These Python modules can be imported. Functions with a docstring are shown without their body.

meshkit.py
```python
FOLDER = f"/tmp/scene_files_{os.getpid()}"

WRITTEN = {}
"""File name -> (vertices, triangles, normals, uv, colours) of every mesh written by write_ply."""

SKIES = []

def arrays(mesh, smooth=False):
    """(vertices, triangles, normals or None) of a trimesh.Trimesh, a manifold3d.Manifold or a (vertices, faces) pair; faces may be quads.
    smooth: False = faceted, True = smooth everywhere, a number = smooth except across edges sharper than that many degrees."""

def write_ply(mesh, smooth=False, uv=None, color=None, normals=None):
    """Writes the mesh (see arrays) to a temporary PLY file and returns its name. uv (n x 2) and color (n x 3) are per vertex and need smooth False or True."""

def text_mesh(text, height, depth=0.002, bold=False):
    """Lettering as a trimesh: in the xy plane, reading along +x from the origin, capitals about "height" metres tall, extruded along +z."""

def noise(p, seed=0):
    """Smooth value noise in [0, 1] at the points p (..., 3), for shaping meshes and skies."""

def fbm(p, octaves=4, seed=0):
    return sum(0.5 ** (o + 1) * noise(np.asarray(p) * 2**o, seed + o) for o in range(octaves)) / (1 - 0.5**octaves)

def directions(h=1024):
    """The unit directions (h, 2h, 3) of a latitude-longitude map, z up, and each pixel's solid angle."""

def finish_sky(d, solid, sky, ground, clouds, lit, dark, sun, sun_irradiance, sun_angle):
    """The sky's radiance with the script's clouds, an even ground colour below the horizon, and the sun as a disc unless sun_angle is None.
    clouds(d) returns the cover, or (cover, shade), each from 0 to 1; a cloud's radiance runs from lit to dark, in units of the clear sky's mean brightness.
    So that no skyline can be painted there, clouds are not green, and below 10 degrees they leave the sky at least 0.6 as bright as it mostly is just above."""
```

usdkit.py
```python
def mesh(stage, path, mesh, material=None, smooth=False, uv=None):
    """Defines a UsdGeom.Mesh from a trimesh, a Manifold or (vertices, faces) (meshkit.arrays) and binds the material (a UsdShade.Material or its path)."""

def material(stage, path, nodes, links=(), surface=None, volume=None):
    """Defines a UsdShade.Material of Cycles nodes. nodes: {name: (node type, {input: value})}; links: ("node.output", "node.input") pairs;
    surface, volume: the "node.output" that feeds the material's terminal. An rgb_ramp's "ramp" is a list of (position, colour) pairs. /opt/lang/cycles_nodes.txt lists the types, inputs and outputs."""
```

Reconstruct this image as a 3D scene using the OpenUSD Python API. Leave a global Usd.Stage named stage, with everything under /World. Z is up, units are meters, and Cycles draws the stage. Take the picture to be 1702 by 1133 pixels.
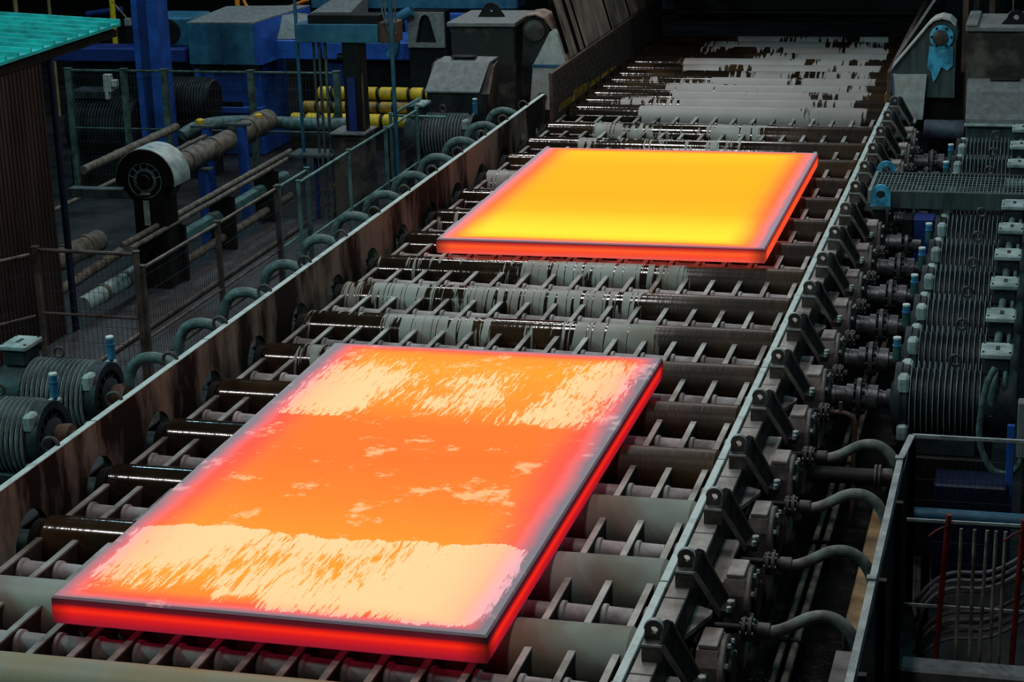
import math, random
import numpy as np, trimesh, usdkit
from pxr import Usd, UsdGeom, UsdLux, UsdShade, Gf, Sdf
from scipy.spatial.transform import Rotation as Ro
from shapely.geometry import Polygon, Point, box as sbox
from shapely.ops import unary_union

stage = Usd.Stage.CreateInMemory()
UsdGeom.SetStageUpAxis(stage, UsdGeom.Tokens.z)
UsdGeom.SetStageMetersPerUnit(stage, 1.0)
UsdGeom.Xform.Define(stage, '/World')
UsdGeom.Scope.Define(stage, '/World/Looks')

# ------------------------------------------------------------------ camera
cam = UsdGeom.Camera.Define(stage, '/World/Camera')
R = Ro.from_euler('zxy', [0.2689026500905413, -0.2907750436594095, -0.046306361190630994]).as_matrix()
cx, cf, cu = R[:, 0], R[:, 1], R[:, 2]
CP = (4.266106225403805, -10.34662288402432, 4.909682548894393)
m4 = Gf.Matrix4d(*cx, 0, *cu, 0, *(-cf), 0, *CP, 1)
cam.AddTransformOp().Set(m4)
cam.CreateHorizontalApertureAttr(36.0)
cam.CreateVerticalApertureAttr(36.0 * 1133 / 1702)
cam.CreateFocalLengthAttr(3375.7621757875413 / 1702 * 36)
cam.CreateClippingRangeAttr(Gf.Vec2f(0.1, 300))
cam.CreateFStopAttr(0.0)
cam.CreateExposureAttr(0.0)

# ------------------------------------------------------------------ lights: dim dome, high-bay lamps of the hall
dome = UsdLux.DomeLight.Define(stage, '/World/Sky')
dome.CreateColorAttr(Gf.Vec3f(0.5, 0.75, 1.0))
dome.CreateIntensityAttr(0.002)

def lamp(name, pos, target, w, h, col, power):
    l = UsdLux.RectLight.Define(stage, '/World/' + name)
    l.CreateWidthAttr(w); l.CreateHeightAttr(h)
    l.CreateColorAttr(Gf.Vec3f(*col)); l.CreateIntensityAttr(power)
    p, t = np.array(pos, float), np.array(target, float)
    z = p - t; z /= np.linalg.norm(z)
    up = np.array([0, 1, 0.001]); x = np.cross(up, z); x /= np.linalg.norm(x); y = np.cross(z, x)
    l.AddTransformOp().Set(Gf.Matrix4d(*x, 0, *y, 0, *z, 0, *p, 1))

COOL = (1.0, 0.97, 0.95)
TEAL = (0.30, 0.95, 0.90)
for i, y in enumerate((-4, 2, 8, 14, 20)):
    lamp('HallLampMiddle%d' % i, ((1.4, 1.4, -1.6, -2.2, -4.5)[i], y, 9.5), (0.6, y, 0), 0.7, 1.6, COOL, (32, 44, 46, 46, 48)[i])
for i, y in enumerate((26, 31)):
    lamp('HallLampFar%d' % i, (-2.0, y, 9.0 + 1.2 * i), (-1.5, 6, 0), 2.0, 0.8, COOL, 26)
for i, y in enumerate((3, 11, 19)):
    lamp('HallLampLeft%d' % i, (-10, y - 1, 9.0), (-6.5, y + 2, 0), 0.8, 1.4, (0.40, 0.80, 1.0), (22, 36, 70)[i])
    lamp('HallLampRight%d' % i, (8.5, y, 9.0), (3.2, y + 1, 0), 0.8, 1.4, (0.42, 0.88, 1.0), 24)
lamp('HallLampNearTeal', (-11.5, -3.0, 7.5), (-3.3, 4, 0), 1.0, 1.0, TEAL, 130)
lamp('HallLampNearWhite', (-5.8, 0.5, 9.0), (-1.5, 3, 0), 0.3, 0.4, COOL, 300)
lamp('HallLampFarWhite', (-5.0, 16, 10.0), (-1.0, 15, 0), 0.3, 0.4, COOL, 260)

# ------------------------------------------------------------------ materials
def smat(name, dark, light, rough=0.6, metal=0.0, scale=5.0, lo=0.35, hi=0.65, stretch=(1, 1, 1), bump=0.15, spec=0.4, rough2=None):
    n = {'g': ('geometry', {}), 'm': ('mapping', {'scale': stretch}), 'n': ('noise_texture', {'scale': scale, 'detail': 6.0, 'roughness': 0.62}),
         'r': ('rgb_ramp', {'ramp': [(0, dark), (lo, dark), (hi, light), (1, light)]}),
         'n2': ('noise_texture', {'scale': scale * 9, 'detail': 3.0}),
         'b': ('bump', {'strength': bump, 'distance': 0.02}),
         'p': ('principled_bsdf', {'roughness': rough, 'metallic': metal, 'specular_ior_level': spec})}
    l = [('g.position', 'm.vector'), ('m.vector', 'n.vector'), ('m.vector', 'n2.vector'), ('n.fac', 'r.fac'), ('r.color', 'p.base_color'),
         ('n2.fac', 'b.height'), ('b.normal', 'p.normal')]
    if rough2 is not None:
        n['rr'] = ('map_range', {'from_min': lo, 'from_max': hi, 'to_min': rough, 'to_max': rough2, 'clamp': True})
        l += [('n.fac', 'rr.value'), ('rr.result', 'p.roughness')]
    return usdkit.material(stage, '/World/Looks/' + name, n, l, surface='p.BSDF')

MT = {}
def add(name, *a, **k): MT[name] = smat(name, *a, **k)
add('sooty_steel', (.009, .009, .010), (.036, .034, .033), .55, .2, 4, spec=.25)
add('black_steel', (.004, .004, .005), (.013, .013, .014), .5, .1, 4, spec=.2)
add('rust_steel', (.03, .016, .011), (.13, .075, .05), .6, .2, 3.0, stretch=(1.5, 1.5, .7))
add('guard_steel', (.016, .010, .008), (.29, .21, .16), .65, .1, 1.6, .44, .58, stretch=(1, 1.0, .35), spec=.2)
add('cap_steel', (.13, .10, .088), (.44, .40, .38), .55, .2, 2.6, spec=.3)
add('shaded_bar_side', (.015, .011, .009), (.055, .04, .033), .65, .1, 5, spec=.15)  # darkened copy for bar sides; the shade between bars is in the colour
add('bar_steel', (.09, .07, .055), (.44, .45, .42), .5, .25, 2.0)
add('spool_steel', (.11, .09, .085), (.40, .365, .37), .55, .2, 3.0)
add('pale_teal_edge', (.25, .30, .29), (.52, .62, .60), .5, .1, 6, .25, .5)  # teal light along the plate tops is put into this colour
add('lug_steel', (.03, .027, .025), (.11, .098, .088), .5, .3, 8)
add('motor_grey', (.012, .015, .018), (.045, .058, .066), .5, .2, 5, spec=.3)
add('fin_edge', (.16, .20, .205), (.38, .46, .47), .45, .3, 6)
add('motor_pale', (.18, .24, .24), (.44, .56, .55), .5, .1, 6)
add('coupling_steel', (.035, .035, .038), (.18, .19, .21), .38, .5, 5)
add('bearing_paint', (.04, .037, .042), (.25, .215, .20), .55, .1, 4, spec=.25)
add('lub_blue', (.02, .10, .22), (.05, .25, .45), .4, 0, 8)
add('lub_green', (.02, .07, .07), (.05, .14, .13), .4, 0, 8)
add('lub_cap', (.45, .55, .55), (.75, .85, .85), .4, 0, 8)
add('hose_rubber', (.035, .06, .06), (.13, .20, .20), .5, 0, 14)
add('hose_grey', (.06, .065, .062), (.24, .25, .235), .55, 0, 7)
add('blue_paint', (.008, .045, .22), (.018, .10, .46), .5, 0, 3)
add('deep_blue_paint', (.006, .018, .10), (.012, .035, .21), .5, 0, 3)
add('navy_paint', (.003, .006, .02), (.006, .014, .05), .5, 0, 4)
add('teal_blue_paint', (.012, .07, .14), (.03, .14, .22), .5, 0, 4)
add('cyan_paint', (.03, .18, .30), (.07, .46, .70), .45, 0, 6, .4, .55)
add('hood_grey', (.12, .125, .125), (.23, .24, .24), .6, 0, 14, .3, .7)
add('drum_grey', (.03, .042, .065), (.07, .09, .125), .55, 0, 9)
add('pale_panel', (.32, .33, .31), (.56, .57, .53), .55, 0, 10, .3, .7)
add('dirty_panel', (.02, .02, .018), (.10, .088, .07), .6, 0, 2.2, .46, .6)
add('green_grey', (.025, .04, .042), (.07, .10, .10), .55, 0, 4, stretch=(3, 3, .35))
add('yellow_paint', (.40, .24, .008), (.72, .46, .012), .5, 0, 5, .3, .6)
add('yellow_rust', (.10, .05, .006), (.42, .24, .015), .5, 0, 6)
add('orange_paint', (.6, .17, .01), (.85, .26, .02), .5, 0, 5)
add('red_paint', (.09, .006, .006), (.26, .015, .015), .5, 0, 6)
add('pipe_beige', (.05, .043, .034), (.19, .17, .135), .7, 0, 9)
add('pipe_gold', (.16, .10, .04), (.36, .25, .11), .6, 0, 5)
add('teal_sheet', (.008, .28, .27), (.015, .58, .55), .45, 0, 4)
add('rust_sheet', (.014, .008, .007), (.055, .030, .026), .6, 0, 2.5, stretch=(1, 1, .25))
add('perforated_rust', (.06, .034, .028), (.14, .085, .068), .65, 0, 9)
add('pink_rust', (.10, .065, .05), (.40, .30, .245), .65, 0, 3, stretch=(1, 1, .5))
add('floor_dark', (.006, .006, .007), (.022, .022, .024), .45, 0, 1.5, rough2=.7)
add('floor_plate', (.025, .026, .030), (.06, .061, .07), .6, 0, 6)
add('wet_floor', (.002, .002, .003), (.008, .008, .009), .10, 0, 5, .45, .7, bump=.8, spec=.3, rough2=.3)
add('wall_dark', (.004, .004, .005), (.01, .01, .012), .8, 0, 1)
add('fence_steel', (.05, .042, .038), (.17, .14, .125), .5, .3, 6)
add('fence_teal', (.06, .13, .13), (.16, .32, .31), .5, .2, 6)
add('wire_steel', (.035, .035, .038), (.08, .08, .085), .5, .4, 6)
add('galvanised', (.19, .21, .21), (.40, .43, .43), .5, .2, 7)
add('rod_pale', (.07, .065, .05), (.36, .33, .26), .6, 0, 8)
add('green_post', (.015, .03, .026), (.08, .13, .11), .6, 0, 9)
add('cable_grey', (.06, .062, .066), (.17, .175, .185), .5, 0, 10)
add('grating_steel', (.10, .15, .155), (.20, .28, .28), .5, .2, 5)

def roller_mat(name, dense):
    # pale mineral film over wet rusty steel, in bands across each roller
    ybias = [(0, (1, 1, 1)), (.133, (.95,) * 3), (.145, (.12,) * 3), (.34, (.08,) * 3), (.375, (.62,) * 3), (.53, (.60,) * 3), (.56, (.62,) * 3), (.78, (.58,) * 3), (.86, (.40,) * 3), (1, (.42,) * 3)]
    if dense: ybias = [(0, (.85,) * 3), (.3, (.8,) * 3), (.5, (.66,) * 3), (.65, (.72,) * 3), (1, (.55,) * 3)]  # film thins towards the mill stand, putting the shade there into the colour
    n = {'g': ('geometry', {}), 's': ('separate_xyz', {}),
         'm1': ('mapping', {'scale': (1.25, .93, .25)}), 'n1': ('noise_texture', {'scale': 1.0, 'detail': 2.0, 'roughness': .5}),
         'm2': ('mapping', {'scale': (15, 1.6, 1.6)}), 'n2': ('noise_texture', {'scale': 1.0, 'detail': 4.0, 'roughness': .6}),
         'yn': ('map_range', {'from_min': -2 if not dense else 16, 'from_max': 16 if not dense else 23, 'to_min': 0, 'to_max': 1, 'clamp': True}),
         'yr': ('rgb_ramp', {'ramp': ybias}), 'bw': ('rgb_to_bw', {}),
         'xl': ('map_range', {'from_min': -1.95, 'from_max': -1.2 if not dense else -.5, 'to_min': -.12 if not dense else -.42, 'to_max': 0, 'clamp': True}),
         'xr': ('map_range', {'from_min': 1.05 if not dense else 1.6, 'from_max': 1.4 if not dense else 2.1, 'to_min': 0, 'to_max': 1, 'clamp': True}),
         'yf': ('map_range', {'from_min': 2.6, 'from_max': 3.0, 'to_min': .75, 'to_max': -.55, 'clamp': True}),
         'xy': ('math', {'math_type': 'multiply'}),
         'a1': ('math', {'math_type': 'multiply_add', 'value2': .55}), 'a2': ('math', {'math_type': 'multiply_add', 'value2': .5}), 'a3': ('math', {'math_type': 'add'}), 'a4': ('math', {'math_type': 'add'}),
         'm4': ('mapping', {'scale': (9, .30, .30)}), 'n4': ('noise_texture', {'scale': 1.0, 'detail': 1.0}), 'l1': ('math', {'math_type': 'subtract', 'value2': .5}), 'l2': ('math', {'math_type': 'absolute'}), 'l3': ('map_range', {'from_min': .006, 'from_max': .014, 'to_min': -.6, 'to_max': 0, 'clamp': True}),
         'yl': ('map_range', {'from_min': 4.5, 'from_max': 4.8, 'to_min': 0, 'to_max': 0 if dense else 1, 'clamp': True}), 'l4': ('math', {'math_type': 'multiply'}), 'a5': ('math', {'math_type': 'add'}),
         'msk': ('map_range', {'from_min': 1.01, 'from_max': 1.035, 'to_min': 0, 'to_max': 1, 'clamp': True}),
         'n3': ('noise_texture', {'scale': 1.6, 'detail': 5.0}),
         'pale': ('rgb_ramp', {'ramp': [(0, (.15, .115, .075)), (.4, (.20, .18, .145)), (.55, (.26, .28, .25)), (.7, (.30, .325, .29)), (1, (.30, .26, .15))] if not dense else [(0, (.22, .18, .15)), (.5, (.32, .295, .28)), (1, (.36, .34, .32))]}),
         'dark': ('rgb_ramp', {'ramp': [(0, (.006, .004, .003)), (.5, (.016, .010, .006)), (.68, (.045, .024, .010)), (1, (.08, .04, .015))]}),
         'mx': ('mix', {}), 'rg': ('map_range', {'from_min': 0, 'from_max': 1, 'to_min': .12, 'to_max': .5, 'clamp': True}), 'xrg': ('map_range', {'from_min': .7, 'from_max': 1.3, 'to_min': 0, 'to_max': .26, 'clamp': True}), 'rga': ('math', {'math_type': 'add'}), 'xsp': ('map_range', {'from_min': .6, 'from_max': 1.3, 'to_min': .7, 'to_max': .12, 'clamp': True}), 'ygold': ('map_range', {'from_min': -.75, 'from_max': .1, 'to_min': .85, 'to_max': 0, 'clamp': True}), 'gold': ('rgb_ramp', {'ramp': [(.3, (.34, .22, .06)), (.5, (.30, .25, .14)), (.7, (.22, .24, .20))]}), 'mg': ('mix', {}),
         'b': ('bump', {'strength': .25, 'distance': .012}),
         'p': ('principled_bsdf', {'specular_ior_level': .7})}
    l = [('g.position', 's.vector'), ('g.position', 'm1.vector'), ('m1.vector', 'n1.vector'), ('g.position', 'm2.vector'), ('m2.vector', 'n2.vector'),
         ('s.y', 'yn.value'), ('yn.result', 'yr.fac'), ('yr.color', 'bw.color'), ('s.x', 'xl.value'), ('s.x', 'xr.value'), ('s.y', 'yf.value'), ('xr.result', 'xy.value1'), ('yf.result', 'xy.value2'),
         ('n2.fac', 'a1.value1'), ('n1.fac', 'a1.value3'), ('a1.value', 'a2.value3'), ('bw.val', 'a2.value1'), ('a2.value', 'a3.value1'), ('xl.result', 'a3.value2'),
         ('a3.value', 'a4.value1'), ('xy.value', 'a4.value2'), ('g.position', 'm4.vector'), ('m4.vector', 'n4.vector'), ('n4.fac', 'l1.value1'), ('l1.value', 'l2.value1'), ('l2.value', 'l3.value'), ('s.y', 'yl.value'), ('l3.result', 'l4.value1'), ('yl.result', 'l4.value2'), ('a4.value', 'a5.value1'), ('l4.value', 'a5.value2'), ('a5.value', 'msk.value'),
         ('g.position', 'n3.vector'), ('n3.fac', 'pale.fac'), ('n3.fac', 'dark.fac'), ('dark.color', 'mx.color1'), ('mg.color', 'mx.color2'), ('msk.result', 'mx.fac'),
         ('mx.color', 'p.base_color'), ('msk.result', 'rg.value'), ('rg.result', 'rga.value1'), ('s.x', 'xrg.value'), ('xrg.result', 'rga.value2'), ('rga.value', 'p.roughness'), ('s.x', 'xsp.value'), ('xsp.result', 'p.specular_ior_level'), ('s.y', 'ygold.value'), ('ygold.result', 'mg.fac'), ('n3.fac', 'gold.fac'), ('pale.color', 'mg.color1'), ('gold.color', 'mg.color2'), ('n2.fac', 'b.height'), ('b.normal', 'p.normal')]
    MT[name] = usdkit.material(stage, '/World/Looks/' + name, n, l, surface='p.BSDF')
roller_mat('roller_surface', False)
roller_mat('dense_roller_surface', True)

def slab_mat(name, xc, hx, yc, hy, th, edge_noise, top, side, hot, hot_bands, cream, wide):
    n = {'g': ('geometry', {}), 's': ('separate_xyz', {}), 'sn': ('separate_xyz', {}),
         'x0': ('math', {'math_type': 'subtract', 'value2': xc}), 'xa': ('math', {'math_type': 'absolute'}), 'ex': ('math', {'math_type': 'subtract', 'value1': hx}),
         'y0': ('math', {'math_type': 'subtract', 'value2': yc}), 'ya': ('math', {'math_type': 'absolute'}), 'ey': ('math', {'math_type': 'subtract', 'value1': hy}),
         'ey2': ('math', {'math_type': 'multiply', 'value2': 1.9}), 'd': ('math', {'math_type': 'smoothmin', 'value3': .12}),
         'ne': ('noise_texture', {'scale': 3.0, 'detail': 5.0}), 'dn': ('math', {'math_type': 'multiply_add', 'value2': edge_noise}), 'dn2': ('math', {'math_type': 'subtract', 'value2': edge_noise * .5}),
         'dd': ('math', {'math_type': 'divide', 'value2': wide}), 'rt': ('rgb_ramp', {'ramp': top}),
         'yn': ('map_range', {'from_min': yc - hy, 'from_max': yc + hy, 'to_min': 0, 'to_max': 1, 'clamp': True}),
         'hb': ('rgb_ramp', {'ramp': hot_bands}), 'hbw': ('rgb_to_bw', {}),
         'dm': ('map_range', {'from_min': .12, 'from_max': .42, 'to_min': 0, 'to_max': 1, 'clamp': True}),
         'hm': ('math', {'math_type': 'multiply'}), 'mh': ('mix', {'color2': hot}),
         'zn': ('math', {'math_type': 'divide', 'value2': th}), 'rs': ('rgb_ramp', {'ramp': side}),
         'up': ('map_range', {'from_min': .55, 'from_max': .85, 'to_min': 0, 'to_max': 1, 'clamp': True}), 'mt': ('mix', {}),
         'dmax': ('math', {'math_type': 'maximum'}), 'cc': ('map_range', {'from_min': .0, 'from_max': .16, 'to_min': .12, 'to_max': 1, 'clamp': True}), 'sc': ('mix', {'mix_type': 'multiply', 'fac': 1.0}), 'ccc': ('combine_color', {}),
         'nb': ('noise_texture', {'scale': 60.0, 'detail': 4.0}), 'b': ('bump', {'strength': .3, 'distance': .004}),
         'bm': ('mix', {'color1': (.045, .04, .045)}), 'bc': ('rgb_ramp', {'ramp': [(0, (.42, .38, .42)), (.18, (.30, .25, .29)), (.36, (.06, .05, .05)), (1, (.04, .035, .03))]}),
         'p': ('principled_bsdf', {'roughness': .55, 'emission_strength': 1.0, 'specular_ior_level': .0})}
    l = [('g.position', 's.vector'), ('g.true_normal', 'sn.vector'), ('s.x', 'x0.value1'), ('x0.value', 'xa.value1'), ('xa.value', 'ex.value2'),
         ('s.y', 'y0.value1'), ('y0.value', 'ya.value1'), ('ya.value', 'ey.value2'), ('ey.value', 'ey2.value1'), ('ex.value', 'd.value1'), ('ey2.value', 'd.value2'),
         ('g.position', 'ne.vector'), ('ne.fac', 'dn.value1'), ('d.value', 'dn.value3'), ('dn.value', 'dn2.value1'), ('dn2.value', 'dd.value1'), ('dd.value', 'rt.fac'),
         ('s.y', 'yn.value'), ('yn.result', 'hb.fac'), ('hb.color', 'hbw.color'), ('dn2.value', 'dm.value'), ('hbw.val', 'hm.value1'), ('dm.result', 'hm.value2'), ('hm.value', 'mh.fac'), ('rt.color', 'mh.color1'),
         ('s.z', 'zn.value1'), ('zn.value', 'rs.fac'), ('sn.z', 'up.value'), ('up.result', 'mt.fac'),
         ('ex.value', 'dmax.value1'), ('ey.value', 'dmax.value2'), ('dmax.value', 'cc.value'), ('cc.result', 'ccc.r'), ('cc.result', 'ccc.g'), ('cc.result', 'ccc.b'), ('rs.color', 'sc.color1'), ('ccc.color', 'sc.color2'),
         ('sc.color', 'mt.color1'), ('mt.color', 'p.emission_color'), ('g.position', 'nb.vector'), ('nb.fac', 'b.height'), ('b.normal', 'p.normal'), ('dd.value', 'bc.fac'), ('up.result', 'bm.fac'), ('bc.color', 'bm.color2'), ('bm.color', 'p.base_color')]
    if cream:
        # crust of scale: streaks along the slab in two bands, sparse flakes between
        n |= {'mc': ('mapping', {'scale': (34, 4.2, 1)}), 'nc': ('noise_texture', {'scale': 1.0, 'detail': 9.0, 'roughness': .80}),
              'mw': ('mapping', {'scale': (1.0, .6, 1)}), 'nw': ('noise_texture', {'scale': 1.3, 'detail': 3.0}),
              'mf': ('mapping', {'scale': (2.6, 2.6, 1), 'location': (3.1, 1.7, 0)}), 'nf': ('noise_texture', {'scale': 1.0, 'detail': 10.0, 'roughness': .7}),
              'wv': ('noise_texture', {'scale': 2.5, 'detail': 6.0}), 'wob': ('math', {'math_type': 'multiply_add', 'value2': .09}), 'wob2': ('math', {'math_type': 'subtract', 'value2': .045}),
              'cb': ('rgb_ramp', {'ramp': [(0, (.2,) * 3), (.02, (.45,) * 3), (.06, (.86,) * 3), (.20, (.92,) * 3), (.232, (.88,) * 3), (.242, (0,) * 3), (.645, (0,) * 3), (.662, (.6,) * 3), (.72, (.72,) * 3), (.86, (.66,) * 3), (.95, (.42,) * 3), (1, (.2,) * 3)]}), 'cbw': ('rgb_to_bw', {}),
              't1': ('math', {'math_type': 'multiply', 'value2': .62}), 't2': ('math', {'math_type': 'multiply_add', 'value2': .5}),
              'cm': ('map_range', {'from_min': .762, 'from_max': .785, 'to_min': 0, 'to_max': 1, 'clamp': True}),
              'fm': ('map_range', {'from_min': .57, 'from_max': .63, 'to_min': 0, 'to_max': .6, 'clamp': True}),
              'em': ('map_range', {'from_min': -.03, 'from_max': .16, 'to_min': -.24, 'to_max': 0, 'clamp': True}), 'ce': ('math', {'math_type': 'add'}),
              'cx': ('math', {'math_type': 'maximum'}),
              'cr': ('rgb_ramp', {'ramp': [(0, (.40, .25, .30)), (.12, (.75, .30, .32)), (.24, (.98, .40, .33)), (.42, (.99, .56, .29)), (.75, (.99, .66, .31)), (1, (.99, .69, .33))]}),
              'mxc': ('mix', {})}
        l += [('g.position', 'mc.vector'), ('mc.vector', 'nc.vector'), ('g.position', 'mw.vector'), ('mw.vector', 'nw.vector'), ('g.position', 'mf.vector'), ('mf.vector', 'nf.vector'),
              ('g.position', 'wv.vector'), ('wv.fac', 'wob.value1'), ('yn.result', 'wob.value3'), ('wob.value', 'wob2.value1'), ('wob2.value', 'cb.fac'), ('cb.color', 'cbw.color'),
              ('nc.fac', 't1.value1'), ('nw.fac', 't2.value1'), ('t1.value', 't2.value3'), ('t2.value', 'cadd.value3'), ('cbw.val', 'cadd.value1'), ('cadd.value', 'ce.value1'), ('em.result', 'ce.value2'), ('ce.value', 'cm.value'), ('nf.fac', 'fm.value'), ('cm.result', 'cx.value1'), ('fm.result', 'cx.value2'),
              ('dn2.value', 'em.value'), ('dd.value', 'cr.fac'), ('mh.color', 'mxc.color1'), ('cr.color', 'mxc.color2'), ('cx.value', 'mxc.fac'), ('mxc.color', 'mt.color2')]
        n['cadd'] = ('math', {'math_type': 'multiply_add', 'value2': .30})
    else:
        l.append(('mh.color', 'mt.color2'))
    MT[name] = usdkit.material(stage, '/World/Looks/' + name, n, l, surface='p.BSDF')

slab_mat('near_slab_glow', .062, 1.34, 1.99, 2.575, .175, .10,
         [(0, (.02, .012, .016)), (.08, (.06, .02, .03)), (.16, (.40, .035, .04)), (.28, (.95, .075, .055)), (.5, (.99, .11, .04)), (.7, (.99, .175, .024)), (1, (.99, .19, .018))],
         [(0, (.22, .008, .024)), (.2, (.42, .006, .018)), (.4, (.66, .007, .010)), (.54, (.95, .020, .004)), (.64, (.72, .008, .004)), (.76, (.10, .003, .009)), (1, (.02, .005, .011))],
         (.99, .37, .022), [(0, (0,) * 3), (.03, (.3,) * 3), (.10, (1,) * 3), (.22, (.75,) * 3), (.36, (.25,) * 3), (.5, (0,) * 3), (.64, (.05,) * 3), (.72, (.55,) * 3), (.9, (1,) * 3), (1, (.5,) * 3)], True, .56)
slab_mat('far_slab_glow', .075, 1.62, 10.41, 2.255, .15, .05,
         [(0, (.09, .04, .06)), (.09, (.20, .07, .10)), (.18, (.88, .09, .05)), (.40, (.99, .20, .02)), (.72, (.99, .44, .004)), (1, (.99, .49, .001))],
         [(0, (.75, .10, .08)), (.3, (.95, .06, .015)), (.55, (1.0, .10, .012)), (.75, (.6, .02, .01)), (.9, (.08, .008, .015)), (1, (.06, .02, .04))],
         (1.0, .86, .03), [(0, (0,) * 3), (.03, (.5,) * 3), (.08, (1,) * 3), (.16, (.8,) * 3), (.30, (.15,) * 3), (.45, (0,) * 3), (.8, (.05,) * 3), (.93, (.3,) * 3), (1, (.2,) * 3)], False, .5)

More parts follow.
